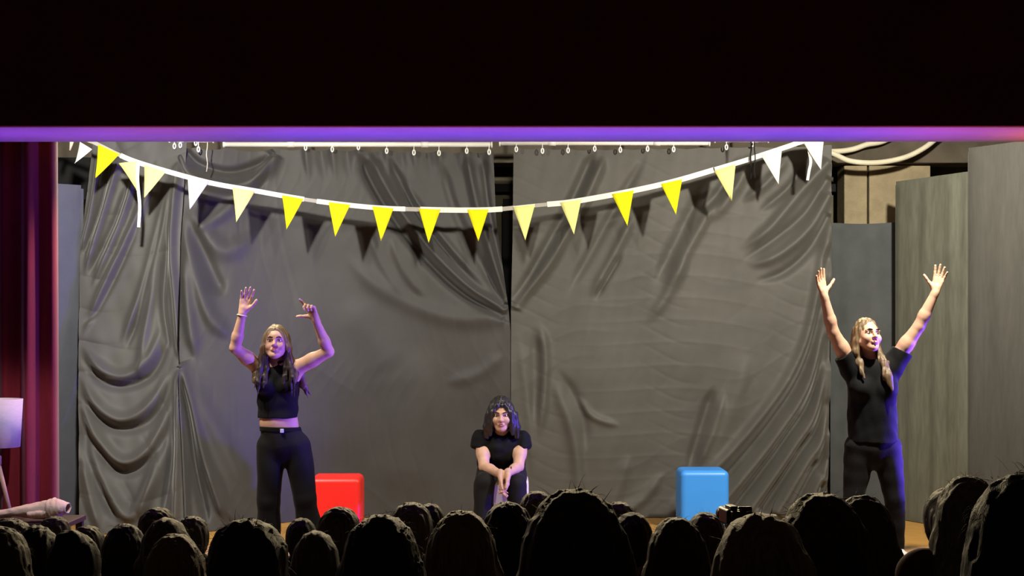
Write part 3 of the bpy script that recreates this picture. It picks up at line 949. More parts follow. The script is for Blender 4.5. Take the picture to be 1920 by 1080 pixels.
for (x0, x1, m, h) in ((176, 228, 'ribbon2', 7), (226, 570, 'ribbon', 9), (568, 596, 'ribbon2', 7), (594, 760, 'ribbon', 9), (758, 790, 'ribbon2', 8),
                       (788, 942, 'ribbon', 10), (940, 965, 'ribbon2', 8), (963, 1003, 'ribbon', 6), (1001, 1028, 'ribbon2', 7), (1026, 1340, 'ribbon', 10),
                       (1338, 1546, 'ribbon', 9)):
    ribbon(seg(x0, x1), h, m, 'ribbon', 0.003 if m == 'ribbon2' else 0.0)
ribbon([(259, 305), (258, 340), (262, 385), (260, 426)], 6, 'ribbon', 'ribbon_tail', -.02)
ribbon([(1513, 268), (1520, 300), (1517, 320), (1514, 338)], 5, 'ribbon', 'ribbon_tail', .02)
ribbon([(176, 267), (150, 258), (120, 245)], 7, 'ribbon2', 'ribbon', 0.02)
FLAGS = [((150, 266), (173, 280), (142, 307), 'white'), ((184, 271), (224, 289), (181, 334), 'yellow'), ((223, 306), (258, 302), (258, 358), 'lit_yellow'),
         ((271, 309), (311, 322), (272, 371), 'lit_yellow'), ((352, 328), (393, 340), (357, 393), 'white'), ((436, 351), (478, 359), (444, 417), 'lit_yellow'),
         ((529, 366), (569, 373), (538, 431), 'yellow'), ((616, 379), (657, 384), (629, 444), 'yellow'), ((698, 387), (738, 391), (715, 452), 'yellow'),
         ((785, 391), (826, 393), (804, 456), 'yellow'), ((876, 393), (916, 393), (897, 453), 'yellow'), ((962, 388), (1003, 384), (985, 451), 'lit_yellow'),
         ((1050, 380), (1090, 374), (1076, 440), 'lit_yellow'), ((1147, 364), (1188, 357), (1176, 424), 'yellow'), ((1239, 345), (1279, 336), (1267, 403), 'yellow'),
         ((1339, 320), (1379, 308), (1371, 377), 'lit_yellow'), ((1427, 291), (1466, 279), (1459, 346), 'white'), ((1504, 263), (1545, 259), (1538, 319), 'white')]
for k, (a, b, t, m) in enumerate(FLAGS):
    n = 8; V = []; Fq = []
    r = random.Random(k)
    cur = r.uniform(-.012, .012); tw = r.uniform(-.008, .008)
    for j in range(n + 1):
        s = j / n
        l = (a[0] + (t[0] - a[0]) * s, a[1] + (t[1] - a[1]) * s)
        rr = (b[0] + (t[0] - b[0]) * s, b[1] + (t[1] - b[1]) * s)
        for i in range(5):
            q = PB(l[0] + (rr[0] - l[0]) * i / 4, l[1] + (rr[1] - l[1]) * i / 4) - o0
            V.append((q.x, q.y - .004 - s * s * .02 + cur * s * math.cos(i / 4 * math.pi) + tw * math.sin(s * 4), q.z))
    for j in range(n):
        for i in range(4):
            Fq.append((j * 5 + i, (j + 1) * 5 + i, (j + 1) * 5 + i + 1, j * 5 + i + 1))
    me = bpy.data.meshes.new('pennant'); me.from_pydata(V, [], Fq); me.update()
    fo = link('pennant', me, m, bunt, True)
    so = fo.modifiers.new('felt', 'SOLIDIFY'); so.thickness = .003; so.offset = 0
    fo['label'] = {'white': 'yellow pennant painted as overexposed to white', 'yellow': 'deep yellow pennant', 'lit_yellow': 'yellow pennant painted paler for the hot light'}[m]
MB().tube([PB(131, 282, .1) - o0, PB(134, 268, .1) - o0, PB(140, 254, .1) - o0], [.006, .016, .01], 8).build('knot', 'canvas', bunt, True)['label'] = 'beige cloth knot'
for (x, y) in ((120, 245), (140, 254), (1546, 260)):
    q = PB(x, y, .1 if x == 140 else .02) - o0
    MB().tube([q, Vector((q.x, q.y, 4.0 - o0.z))], .004, 6).build('tie_cord', 'hose', bunt, True)


# ------------------------------------------------------------------ rounded plastic boxes
def cube_stool(px, top, d, m, label, wd=.385, ht=.47, dp=.385, rz=0):
    root = empty('box_stool', (P(px, 0, d).x, d + dp / 2, 0), rz)
    tag(root, label, 'box', 'rounded plastic boxes on the stage')
    MB().box((0, 0, ht / 2 + .006), (wd, dp, ht - .012)).build('shell', m, root, bevel=.045, bseg=5)
    for sx in (-1, 1):
        for sy in (-1, 1):
            MB().tube([(sx * wd * .36, sy * dp * .36, 0.001), (sx * wd * .36, sy * dp * .36, .015)], .018, 10).build('foot', 'dark', root, True)
    return root


cube_stool(627, 892, 11.42, 'red', 'bright red rounded plastic box behind the performer in the crop top', rz=.02)
cube_stool(1322, 877, 11.98, 'blue', 'bright blue rounded plastic box in front of the right drape')
cube_stool(940, 900, 11.40, 'cream', 'pale cream plastic box under the seated performer', wd=.41)

# ------------------------------------------------------------------ props at the left edge: low table, tripod lamp, canvas roll
tb = empty('low_table', (-2.93, 8.83, 0))
tag(tb, 'low dark table at the left edge of the stage', 'table')
MB().box((0, 0, .465), (.82, .40, .03)).build('table_top', 'darkwood', tb, bevel=.006)
for sx in (-1, 1):
    for sy in (-1, 1):
        MB().box((sx * .38, sy * .17, .225), (.04, .04, .45)).build('leg', 'darkwood', tb, bevel=.004)
lx, ly, lz = P(-9, 0, 8.92).x, 8.92, .481
lamp = empty('tripod_lamp', (lx, ly, lz))
tag(lamp, 'white drum-shaded lamp on pale wooden tripod legs at the left edge', 'lamp')
zt = CH - (748 - HY) * 8.92 / F - lz; zb = CH - (838 - HY) * 8.92 / F - lz
m = MB(); seg_ = 40
r0, r1 = 50 * 8.92 / F, 45 * 8.92 / F
ring = []
for (r, z) in ((r0, zt), (r1, zb), (r1 - .003, zb), (r0 - .003, zt)):
    ring.append([(r * math.cos(2 * math.pi * s / seg_), r * math.sin(2 * math.pi * s / seg_), z) for s in range(seg_)])
n0 = 0
for rg in ring: m.v += rg
for a in range(4):
    b = (a + 1) % 4
    for s in range(seg_):
        s2 = (s + 1) % seg_
        m.f.append((a * seg_ + s, a * seg_ + s2, b * seg_ + s2, b * seg_ + s))
m.build('lamp_shade', 'shade', lamp, True)
apex = Vector((0, 0, zb + .06))
MB().tube([(0, 0, zb - .10), (0, 0, zt - .05)], .008, 8).build('stem', 'metal', lamp, True)
MB().box((0, 0, zb - .08), (.06, .06, .06)).build('hub', 'palewood', lamp, bevel=.01)
for an in (-0.15, 2.0, 4.2):
    foot = Vector((math.cos(an) * .098, math.sin(an) * .098, 0.0))
    tp_ = Vector((math.cos(an) * .012, math.sin(an) * .012, zb - .07))
    MB().tube([tp_, foot + Vector((0, 0, .008))], [.014, .013], 8).build('leg', 'palewood', lamp, True)

# rolled canvas lying on the table, its cuffed open end to the right
roll = empty('canvas_roll', P(60, 958, 8.70))
tag(roll, 'crumpled beige canvas roll with an open cuffed end on the low table', 'canvas')
ro = roll.location.copy()


def sleeve(spec, name, m, nring=20, crumple=.004, seed=0, close=False):
    """tube of cloth through (px, y_top, y_bottom) sections"""
    r = np.random.RandomState(seed)
    V = []; Fq = []
    L = smooth_line(spec, 5)
    for i, (x, yt, ybm, dep) in enumerate(L):
        c = P(x, (yt + ybm) / 2, 8.70) - ro
        hz = abs(ybm - yt) / 2 * 8.70 / F
        for s in range(nring):
            an = 2 * math.pi * s / nring
            k = 1 + r.normal(0, .05)
            V.append((c.x + r.normal(0, crumple * .4), c.y + math.cos(an) * dep * k, c.z + math.sin(an) * hz * k))
    for i in range(len(L) - 1):
        for s in range(nring):
            s2 = (s + 1) % nring
            Fq.append((i * nring + s, i * nring + s2, (i + 1) * nring + s2, (i + 1) * nring + s))
    me = bpy.data.meshes.new(name); me.from_pydata(V, [], Fq); me.update()
    o = link(name, me, m, roll, True)
    so = o.modifiers.new('cloth', 'SOLIDIFY'); so.thickness = .006
    ss = o.modifiers.new('soft', 'SUBSURF'); ss.levels = 1; ss.render_levels = 1
    return o


sleeve([(-60, 958, 972, .05), (0, 956, 971, .05), (30, 950, 968, .06), (62, 943, 972, .07), (96, 936, 975, .07)], 'roll_body', 'canvas', seed=1)
sleeve([(90, 936, 972, .075), (104, 934, 973, .08), (118, 939, 966, .075), (129, 943, 962, .06)], 'open_end', 'canvas', seed=2)
sleeve([(58, 953, 971, .085), (75, 951, 973, .09), (93, 950, 970, .085)], 'cuff', 'canvas', seed=3)
# ================================================================== performers
def finish(name, root, body_f, parts):
    link('body', body_f.mesh('body'), 'skin', root)
    for nm, f, m in parts:
        link(nm, f.mesh(nm), m, root)


def shoe(root, ank, toe_dir, m, s=1.0):
    a = np.array(ank); t = np.array(toe_dir, float); t /= np.linalg.norm(t)
    lo = np.minimum(a, a + t * .24) - .1; hi = np.maximum(a, a + t * .24) + .1
    lo[2] = -.02; hi[2] = .18
    f = Field(lo, hi, .006)
    b = np.array((a[0], a[1], 0))
    f.cone(b - t * .05 + (0, 0, .045), b + t * .15 + (0, 0, .034), .044, .038, .01, (1, 1, .9))
    f.cone(b - t * .04 + (0, 0, .06), b + (0, 0, .10), .040, .038, .02)
    f.cone(b + t * .02 + (0, 0, .075), b + t * .12 + (0, 0, .045), .036, .030, .02)
    f.cut((0, 0, .002), (0, 0, -1))
    o = link('shoe', f.mesh('shoe'), m, root)
    fs = Field(lo, hi, .006)
    fs.cone(b - t * .052 + (0, 0, .012), b + t * .155 + (0, 0, .012), .046, .042, .0, (1, 1, .45))
    fs.cut((0, 0, .001), (0, 0, -1))
    link('sole', fs.mesh('sole'), m, o)


# ---------------------------------------------------------------- performer in crop top, arms up (left)
D1 = 10.25
BASE = HY + CH * F / D1
S1 = F / D1


def A(px, py, y=0.0):
    return np.array(((px - 525) / S1, y, (BASE - py) / S1))


pa = empty('person', (P(525, 0, D1).x, D1, 0))
tag(pa, 'performer in black sleeveless crop top and flared trousers raising both arms', 'person', 'performers')
hdA = Head(A(519, 645, -.035), rotm(2, 13, 0), .96)
B = Field((-.36, -.42, -.02), (.40, .22, 1.95), .0045)
hdA.skull(B).neck(B, A(521, 684, .01), .047)
TS = (1, .62, 1)
B.cone(A(522, 790, 0), A(520, 720, 0), .120, .125, .03, TS)
B.cone(A(523, 795, .01), A(530, 830, .015), .115, .130, .03, (1, .7, 1))
B.cone(A(497, 696, .01), A(545, 694, .01), .055, .055, .04)
B.cone(A(505, 700, -.0), A(538, 700, 0), .085, .085, .05, (1, .7, 1))
for (sh, el, wr) in (((489, 693, 0), (447, 652, -.12), (464, 588, -.19)), ((553, 692, 0), (619, 659, -.09), (598, 600, -.18))):
    a, e, w_ = A(*sh), A(*el), A(*wr)
    B.cone(a, a + (e - a) * .55, .052, .046, .03); B.cone(a + (e - a) * .5, e, .046, .037, .02)
    B.cone(e, e + (w_ - e) * .35, .037, .038, .012); B.cone(e + (w_ - e) * .3, w_, .038, .0245, .012)
hand(B, A(464, 586, -.19), (.05, -.02, .19), (.12, -1, .12), (1, 0, 0), (6, 8, 9, 12), 6, .94, (42, 12), .25)
hand(B, A(598, 598, -.18), (-.07, -.05, .17), (-.45, -1, -.1), (-1, 0, 0), (10, 55, 62, 60), 4, .94, (62, -8), .35)
hips = A(532, 832, .01)
for (h, k, an) in (((508, 836, .01), (504, 945, -.01), (502, 1047, .02)), ((556, 836, .01), (573, 940, -.01), (587, 1047, .02))):
    B.chain([A(*h), A(*k), A(*an)], [.075, .045, .034], .02)
# flared trousers
T = Field((-.30, -.22, -.02), (.36, .26, 1.02), .006)
T.cone(A(525, 806, .005), A(531, 832, .012), .132, .152, .03, (1, .74, 1))
T.cone(A(508, 838, .015), A(504, 942, -.005), .098, .074, .02); T.cone(A(504, 942, -.005), A(501, 1052, .02), .074, .095, .02)
T.cone(A(556, 838, .015), A(573, 938, -.005), .098, .076, .02); T.cone(A(573, 938, -.005), A(588, 1052, .02), .076, .098, .02)
T.ball(A(532, 850, .06), (.13, .08, .09), None, .03)
T.cut((0, 0, A(0, 801)[2]), (.03, 0, 1)); T.cut((0, 0, .035), (0, 0, -1))
T.noise(.0035, (26, 26, 30), 6, 4)
# crop top
C = Field((-.26, -.22, .92), (.22, .2, 1.44), .005)
C.cone(A(522, 792, 0), A(520, 722, 0), .134, .140, .03, TS)
C.cone(A(500, 697, .0), A(541, 695, 0), .078, .078, .05, (1, .85, 1))
for e in (500, 541):
    C.ball(A(e, 722, -.075), (.055, .05, .052), None, .04)
C.cone(A(521, 690, .01), A(521, 674, .005), .064, .058, .02)
C.cut((0, 0, A(0, 783)[2]), (0, 0, -1)); C.cut((0, 0, A(0, 675)[2]), (0, 0, 1))
C.cut(A(476, 697), (-1, 0, .35)); C.cut(A(565, 694), (1, 0, .35))
C.noise(.003, (30, 30, 34), 6, 8)
finish('a', pa, B, [])
tr = link('trousers', T.mesh('trousers'), 'cloth_black2', pa)
bk = MB().box(tuple(A(533, 806, -.103)), (.024, .012, .026)).build('belt_buckle', 'metal', tr, bevel=.003)
wb = Field((-.2, -.2, .88), (.2, .2, 1.0), .005)
wb.cone(A(525, 803, .005), A(526, 812, .006), .138, .142, 0, (1, .74, 1))
wb.cut((0, 0, A(0, 800)[2]), (.03, 0, 1)); wb.cut((0, 0, A(0, 809)[2]), (-.03, 0, -1))
link('waistband', wb.mesh('waistband'), 'cloth_black', tr)
link('crop_top', C.mesh('crop_top'), 'cloth_black', pa)
shoe(pa, A(502, 1050, .02), (-.1, -1, 0), 'shoe'); shoe(pa, A(587, 1050, .02), (.25, -1, 0), 'shoe')
# bracelet-like loose band at the wrist of the raised hand
wv = A(463, 592, -.185)
pts = [Vector(wv) + Vector((math.cos(t) * .031, math.sin(t) * .031, math.cos(t) * -.006)) for t in np.linspace(0, 2 * math.pi, 17)]
MB().tube(pts, .004, 6, False).build('bracelet', 'hose', pa, True)


def long_hair(hd, lo, hi, strands, seed, cap=(.086, .104, .113), face=(.060, .07, .098), fz=-.03, h=.0045, groove=.0022, top=.030):
    f = Field(lo, hi, h)
    f.ball(hd.p(0, .020, top), np.array(cap) * hd.s, hd.R, .01)
    for pts, rs, sq in strands:
        f.chain(pts, rs, .018, sq)
    f.ball(hd.p(0, -.095, fz), np.array(face) * hd.s, hd.R, .006, 'carve')
    f.noise(groove, (150, 150, 9), 6, seed)
    for i in range(9):
        t = i / 8 * 1.5
        f.ball(hd.p(0, .02 - math.cos(t) * cap[1], top + math.sin(t) * cap[2]), .006, None, .004, 'carve')
    return f


hp = hdA.p
st = []
for e in (-1, 1):
    st.append(([hp(.062 * e, .01, .05), hp(.080 * e, .0, -.03), hp(.086 * e, .01, -.11)], [.030, .027, .030], (1, 1.3, 1)))
    st.append(([hp(.086 * e, .015, -.10), A(519 + 36 * e, 690, .0 - .02), A(519 + 34 * e, 712, -.085)], [.030, .034, .028], (1, .8, 1)))
    st.append(([hp(.03 * e, .07, .0), hp(.05 * e, .075, -.12), A(519 + 26 * e, 705, .085), A(519 + 34 * e, 740, .09)], [.05, .05, .045, .02], (1, .7, 1)))
rr_ = random.Random(3)
for e, sets in ((-1, ((492, 487, 734, 6), (504, 501, 724, 3))), (1, ((548, 551, 736, 6), (539, 537, 716, 2)))):
    lk = Field((-.3, -.3, 1.05), (.3, .1, 1.5), .0045)
    for x0, x1, y1, n_ in sets:
        for _ in range(n_):
            ox = rr_.uniform(-6, 6); oy = rr_.uniform(-22, 8); oz = rr_.uniform(-.010, .010)
            lk.chain([hp(.074 * e, -.02, -.06), A(x0 + ox * .5, 690, -.095 + oz), A((x0 + x1) / 2 + ox, 712 + rr_.uniform(-9, 7), -.118 + oz), A(x1 + ox * 1.3, y1 + oy, -.125 + oz)],
                     [.012, .011, .008, .0025], .010, (1, .8, 1))
    lk.noise(.002, (150, 150, 9), 6, 3)
    link('hair_lock', lk.mesh('hair_lock'), 'hair_shade_brow', pa)  # shade over the chest put into a darker hair colour
for ox, y1 in ((0, 748), (-5, 738), (5, 742), (-9, 730)):
    st.append(([hp(.08, .05, -.10), A(562, 700, .05), A(568 + ox * .5, 724, .055), A(576 + ox, y1, .06)], [.014, .014, .010, .003], (1, 1, 1)))
HA = long_hair(hdA, (-.30, -.26, 1.05), (.30, .20, 1.70), st, 5, face=(.061, .075, .112), fz=-.018, groove=.003)
link('hair', HA.mesh('hair'), 'hair_blond', pa)
face_bits(hdA, pa)

# ---------------------------------------------------------------- performer with arms flung up (right)
def R_(px, py, y=0.0):
    return np.array(((px - 1640) / S1, y, (BASE - py) / S1))


pr = empty('person', (P(1640, 0, D1).x, D1, 0))
tag(pr, 'performer in black T-shirt and black trousers flinging both arms up wide', 'person', 'performers')
hdR = Head(R_(1624, 631, -.04), rotm(16, 14, 2), .97)
B = Field((-.46, -.36, -.02), (.46, .24, 2.06), .0045)
hdR.skull(B).neck(B, R_(1630, 676, .01), .05)
B.cone(R_(1638, 800, 0), R_(1634, 715, 0), .125, .135, .03, (1, .66, 1))
B.cone(R_(1605, 686, .01), R_(1664, 684, .01), .055, .055, .04)
B.cone(R_(1638, 820, .01), R_(1638, 838, .01), .14, .15, .03, (1, .7, 1))
for (sh, el, wr) in (((1595, 684, 0), (1557, 622, -.08), (1537, 556, -.14)), ((1675, 680, 0), (1717, 612, -.08), (1743, 549, -.14))):
    a, e, w_ = R_(*sh), R_(*el), R_(*wr)
    B.cone(a, a + (e - a) * .55, .054, .049, .03); B.cone(a + (e - a) * .5, e, .049, .039, .02)
    B.cone(e, e + (w_ - e) * .35, .039, .040, .012); B.cone(e + (w_ - e) * .3, w_, .040, .026, .012)
hand(B, R_(1537, 554, -.14), (-.045, -.02, .165), (.55, -1, .1), (1, -.2, 0), (4, 7, 9, 10), 7, .95, (58, 4), .2)
hand(B, R_(1743, 547, -.14), (.045, -.02, .175), (-.25, -1, .1), (-1, 0, 0), (5, 6, 7, 10), 8, .95, (52, 2), .2)
for (h, k, an) in (((1614, 836, .01), (1601, 940, -.02), (1590, 1047, .02)), ((1662, 836, .01), (1676, 940, -.02), (1684, 1040, .02))):
    B.chain([R_(*h), R_(*k), R_(*an)], [.075, .045, .034], .02)
T = Field((-.32, -.24, -.02), (.30, .26, 1.02), .006)
T.cone(R_(1638, 815, .005), R_(1638, 836, .012), .155, .168, .03, (1, .74, 1))
T.cone(R_(1613, 840, .015), R_(1600, 938, -.01), .104, .068, .02); T.cone(R_(1600, 938, -.01), R_(1589, 1045, .02), .068, .050, .02)
T.cone(R_(1663, 840, .015), R_(1677, 938, -.01), .104, .068, .02); T.cone(R_(1677, 938, -.01), R_(1684, 1040, .02), .068, .047, .02)
T.ball(R_(1638, 852, .06), (.14, .08, .09), None, .03)
T.cut((0, 0, .93), (0, 0, 1)); T.cut((0, 0, .09), (0, 0, -1))
T.noise(.003, (26, 26, 30), 6, 14)
C = Field((-.36, -.24, .78), (.34, .22, 1.52), .005)
C.cone(R_(1637, 825, 0), R_(1635, 722, 0), .172, .162, .03, (1, .70, 1))
C.cone(R_(1604, 690, .0), R_(1665, 688, 0), .082, .082, .06, (1, .95, 1))
for e in (1612, 1657):
    C.ball(R_(e, 728, -.085), (.068, .06, .065), None, .05)
C.cone(R_(1598, 690, 0), R_(1573, 655, -.04), .080, .066, .03)
C.cone(R_(1672, 686, 0), R_(1697, 645, -.04), .080, .066, .03)
C.cone(R_(1630, 690, .01), R_(1630, 668, .01), .08, .06, .03)
C.cut((0, 0, R_(0, 828)[2]), (0, 0, -1))
C.cut(R_(1577, 666), (-.58, -.1, .81)); C.cut(R_(1691, 658), (.50, -.1, .86))
C.ball(R_(1630, 664, -.05), (.062, .085, .035), None, .01, 'carve')
C.noise(.0045, (22, 22, 20), 6, 18); C.noise(.002, (50, 50, 40), 6, 19)
finish('r', pr, B, [])
link('trousers', T.mesh('trousers'), 'cloth_black2', pr)
link('t_shirt', C.mesh('t_shirt'), 'cloth_black', pr)
shoe(pr, R_(1590, 1050, .02), (-.2, -1, 0), 'sneaker'); shoe(pr, R_(1684, 1050, .02), (.42, -1, 0), 'sneaker')
hp = hdR.p
st = []
for e in (-1, 1):
    st.append(([hp(.058 * e, .02, .05), hp(.076 * e, .02, -.03), hp(.082 * e, .03, -.11)], [.028, .024, .026], (1, 1.3, 1)))
    st.append(([hp(.03 * e, .07, .0), hp(.05 * e, .08, -.12), hp(.05 * e, .09, -.22)], [.05, .05, .035], (1, .7, 1)))
st.append(([hp(-.082, .03, -.10), R_(1594, 672, .03), R_(1590, 690, .10)], [.026, .026, .015], (1, 1, 1)))
st.append(([hp(.080, .02, -.10), R_(1652, 680, -.08), R_(1655, 705, -.135), R_(1662, 728, -.165)], [.026, .026, .030, .010], (1, .7, 1)))
st.append(([hp(-.07, .02, -.10), R_(1606, 680, -.085), R_(1612, 708, -.14)], [.02, .022, .008], (1, .7, 1)))
link('hair', long_hair(hdR, (-.30, -.26, 1.1), (.24, .22, 1.75), st, 6, cap=(.083, .102, .110), face=(.064, .078, .112), fz=-.016, groove=.003).mesh('hair'), 'hair_blond', pr)
face_bits(hdR, pr, True)

# ---------------------------------------------------------------- seated performer (centre)
D2 = 11.36
S2 = F / D2


def Q_(px, py, y=0.0):
    # y is depth relative to the seat; keep the measured direction at that depth
    d = D2 + y
    return np.array(((px - 960) * d / F - (940 - 960) * D2 / F, y, CH - (py - HY) * d / F))


ps = empty('person', (P(940, 0, D2).x, D2, 0))
tag(ps, 'performer with long black hair seated on the cream box with hands clasped', 'person', 'performers')
hdS = Head(Q_(940, 778, -.10), rotm(-1, -4, 0), 1.0)
B = Field((-.34, -.50, -.02), (.34, .42, 1.2), .0045)
hdS.skull(B).neck(B, Q_(940, 818, .0), .05)
pel = np.array((0, .20, .57))
chest = Q_(940, 838, -.01)
B.cone(pel, chest, .13, .135, .03, (1, .75, 1))
B.cone(Q_(915, 822, .0), Q_(966, 822, .0), .05, .05, .04)
for (sh, el, wr) in (((903, 824, 0), (908, 875, -.14), (938, 889, -.31)), ((978, 824, 0), (972, 875, -.14), (953, 887, -.31))):
    a, e, w_ = Q_(*sh), Q_(*el), Q_(*wr)
    B.cone(a, a + (e - a) * .55, .054, .047, .03); B.cone(a + (e - a) * .5, e, .047, .039, .02)
    B.cone(e, e + (w_ - e) * .4, .040, .039, .012); B.cone(e + (w_ - e) * .35, w_, .039, .027, .012)
hand(B, Q_(939, 890, -.315), (.045, -.22, -.80), (1, -.25, .05), (0, -1, .1), (14, 16, 18, 20), 2, .95, (25, 10), .25)
hand(B, Q_(952, 888, -.315), (-.045, -.22, -.80), (-1, -.25, .05), (0, -1, .1), (26, 28, 30, 32), 2, .95, (25, 10), .25)
for e, kx, ax in ((-1, 908, 905), (1, 969, 973)):
    B.chain([np.array((.085 * e, .18, .55)), Q_(kx, 907, -.25), Q_(ax, 1000, -.24)], [.072, .045, .034], .02)
T = Field((-.32, -.42, -.02), (.32, .42, .80), .006)
T.cone((-.06, .21, .575), (.06, .21, .575), .125, .125, .03, (1, .85, .9))
for e, kx, ax in ((-1, 908, 905), (1, 969, 973)):
    T.cone(np.array((.085 * e, .18, .555)), Q_(kx, 907, -.25), .094, .072, .02)
    T.cone(Q_(kx, 907, -.25), Q_(ax, 1022, -.27), .072, .080, .02)
T.cut((0, 0, .045), (0, 0, -1)); T.cut((0, .2, .68), (0, 0, 1))
T.noise(.004, (24, 24, 26), 6, 24)
C = Field((-.32, -.30, .46), (.32, .40, 1.0), .005)
C.cone(pel + (0, 0, .01), chest, .148, .150, .03, (1, .75, 1))
C.cone(Q_(910, 825, .0), Q_(971, 825, .0), .068, .068, .05)
for sx, px_ in ((902, 897), (979, 984)):
    G = Field((-.32, -.30, .46), (.32, .40, 1.0), .005)
    G.cone(Q_(sx, 824, 0), Q_(px_, 860, -.05), .070, .074, .0)
    G.cut(Q_(px_, 842, -.03), (-.35 if px_ < 940 else .35, -.25, -1))
    C.D = np.minimum(C.D, G.D)
C.cone(Q_(940, 822, .0), Q_(940, 812, .0), .075, .062, .03)
C.ball(Q_(940, 806, -.07), (.055, .07, .03), None, .01, 'carve')
C.noise(.005, (26, 26, 24), 6, 28); C.noise(.0025, (55, 55, 45), 6, 29)
finish('s', ps, B, [])
link('trousers', T.mesh('trousers'), 'cloth_black2', ps)
link('t_shirt', C.mesh('t_shirt'), 'cloth_black', ps)
shoe(ps, Q_(905, 1005, -.24), (-.15, -1, 0), 'shoe'); shoe(ps, Q_(973, 1005, -.24), (.15, -1, 0), 'shoe')
hp = hdS.p
st = []
for e in (-1, 1):
    st.append(([hp(.055 * e, -.02, .07), hp(.084 * e, -.015, .0), hp(.100 * e, .0, -.09), hp(.110 * e, -.005, -.16)], [.032, .034, .038, .020], (1, 1.3, 1)))
    st.append(([hp(.03 * e, -.075, .085), hp(.062 * e, -.075, .03), hp(.074 * e, -.06, -.05), hp(.080 * e, -.05, -.14)], [.014, .016, .020, .010], (1, 1, 1)))
    st.append(([hp(.03 * e, .07, .0), hp(.06 * e, .07, -.12), hp(.08 * e, .06, -.17)], [.05, .055, .03], (1, .8, 1)))
link('hair', long_hair(hdS, (-.25, -.32, .65), (.25, .18, 1.16), st, 7, cap=(.093, .108, .113), face=(.050, .07, .105), fz=-.035, groove=.003).mesh('hair'), 'hair_black', ps)
face_bits(hdS, ps)
bp_ = Q_(956, 884, -.285)
MB().tube([Vector(bp_) + Vector((math.cos(t) * .010, math.sin(t) * .032, math.sin(t) * .012 + math.cos(t) * .030)) for t in np.linspace(0, 2 * math.pi, 17)],
          .004, 6, False).build('bracelet', 'camcorder', ps, True)
# ================================================================== audience (all face the stage)
def head_mesh():
    f = Field((-.13, -.16, .90), (.13, .16, 1.32), .006)
    h = Head((0, 0, 1.133), rotm(0, 0, 0))
    h.skull(f).neck(f, (0, .03, .96), .052)
    return f.mesh('head_and_neck'), h


HM, HH = head_mesh()
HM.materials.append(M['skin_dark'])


def hair_mesh(style, seed):
    p = HH.p
    f = Field((-.26, -.2, .55), (.26, .3, 1.42), .0065)
    f.ball(p(0, .020, .020), (.094, .108, .110), None, .01)
    f.ball(p(0, .02, .05), (.080, .09, .083), None, .02)
    f.ball(p(0, .055, -.035), (.070, .060, .075), None, .03)
    gz = 12
    if style == 'bob':
        for e in (-1, 1):
            f.chain([p(.06 * e, .01, .03), p(.085 * e, .02, -.06), p(.080 * e, .03, -.13)], [.035, .036, .022], .02, (1, 1.5, 1))
        f.cone(p(0, .06, 0), p(0, .07, -.12), .07, .05, .03, (1.1, .7, 1))
    elif style == 'long':
        for e in (-1, 1):
            f.chain([p(.06 * e, .02, .03), p(.084 * e, .03, -.08), p(.095 * e, .07, -.2), p(.09 * e, .09, -.34)], [.036, .040, .042, .02], .02, (1, 1.3, 1))
        f.chain([p(0, .06, 0), p(0, .085, -.14), p(0, .10, -.30), p(0, .10, -.42)], [.07, .065, .065, .03], .03, (1.3, .6, 1))
        gz = 7
    elif style == 'full':
        f.ball(p(0, .03, -.01), (.108, .118, .145), None, .03)
        for e in (-1, 1):
            f.chain([p(.075 * e, .03, -.04), p(.10 * e, .05, -.15), p(.11 * e, .07, -.30)], [.045, .05, .03], .03, (1, 1.2, 1))
        f.chain([p(0, .07, -.05), p(0, .10, -.28)], [.08, .06], .03, (1.3, .6, 1))
        gz = 18
    elif style == 'bun':
        f.ball(p(0, .055, .118), (.050, .050, .034), None, .010)
    elif style == 'tail':
        f.ball(p(0, .125, .03), .026, None, .012)
        f.chain([p(0, .13, .03), p(0, .165, -.06), p(0, .15, -.2)], [.025, .032, .01], .02)
    if style == 'thin':
        f.ball(p(0, -.02, .10), (.06, .07, .05), None, .02, 'carve')
    f.ball(p(0, -.105, -.035), (.064, .085, .105), None, .01, 'carve')
    f.noise(.0028, (110, 110, gz), 6, seed)
    if style == 'messy': f.noise(.0015, (60, 60, 60), 8, seed + 9)
    f.noise(.0012, (260, 260, gz * 2), 6, seed + 50)
    return f.mesh('hair')


def wear_mesh(seed):
    f = Field((-.34, -.66, -.02), (.34, .26, 1.08), .010)
    f.cone((0, .02, .54), (0, .0, .86), .145, .145, .04, (1.05, .75, 1))
    f.cone((-.125, .01, .955), (.125, .01, .955), .066, .066, .05)
    f.cone((0, .01, .96), (0, .02, 1.015), .085, .062, .03)
    for e in (-1, 1):
        f.chain([(.150 * e, .01, .95), (.165 * e, -.03, .70), (.08 * e, -.22, .64)], [.058, .046, .040], .02)
        f.chain([(.09 * e, .02, .535), (.12 * e, -.42, .53), (.12 * e, -.42, .07)], [.085, .07, .05], .03)
        f.cone((.12 * e, -.41, .045), (.13 * e, -.56, .035), .042, .036, .02)
    f.cut((0, 0, .004), (0, 0, -1))
    f.noise(.004, (22, 22, 22), 5, seed)
    return f.mesh('clothes')


STY = {}
FLY = {}


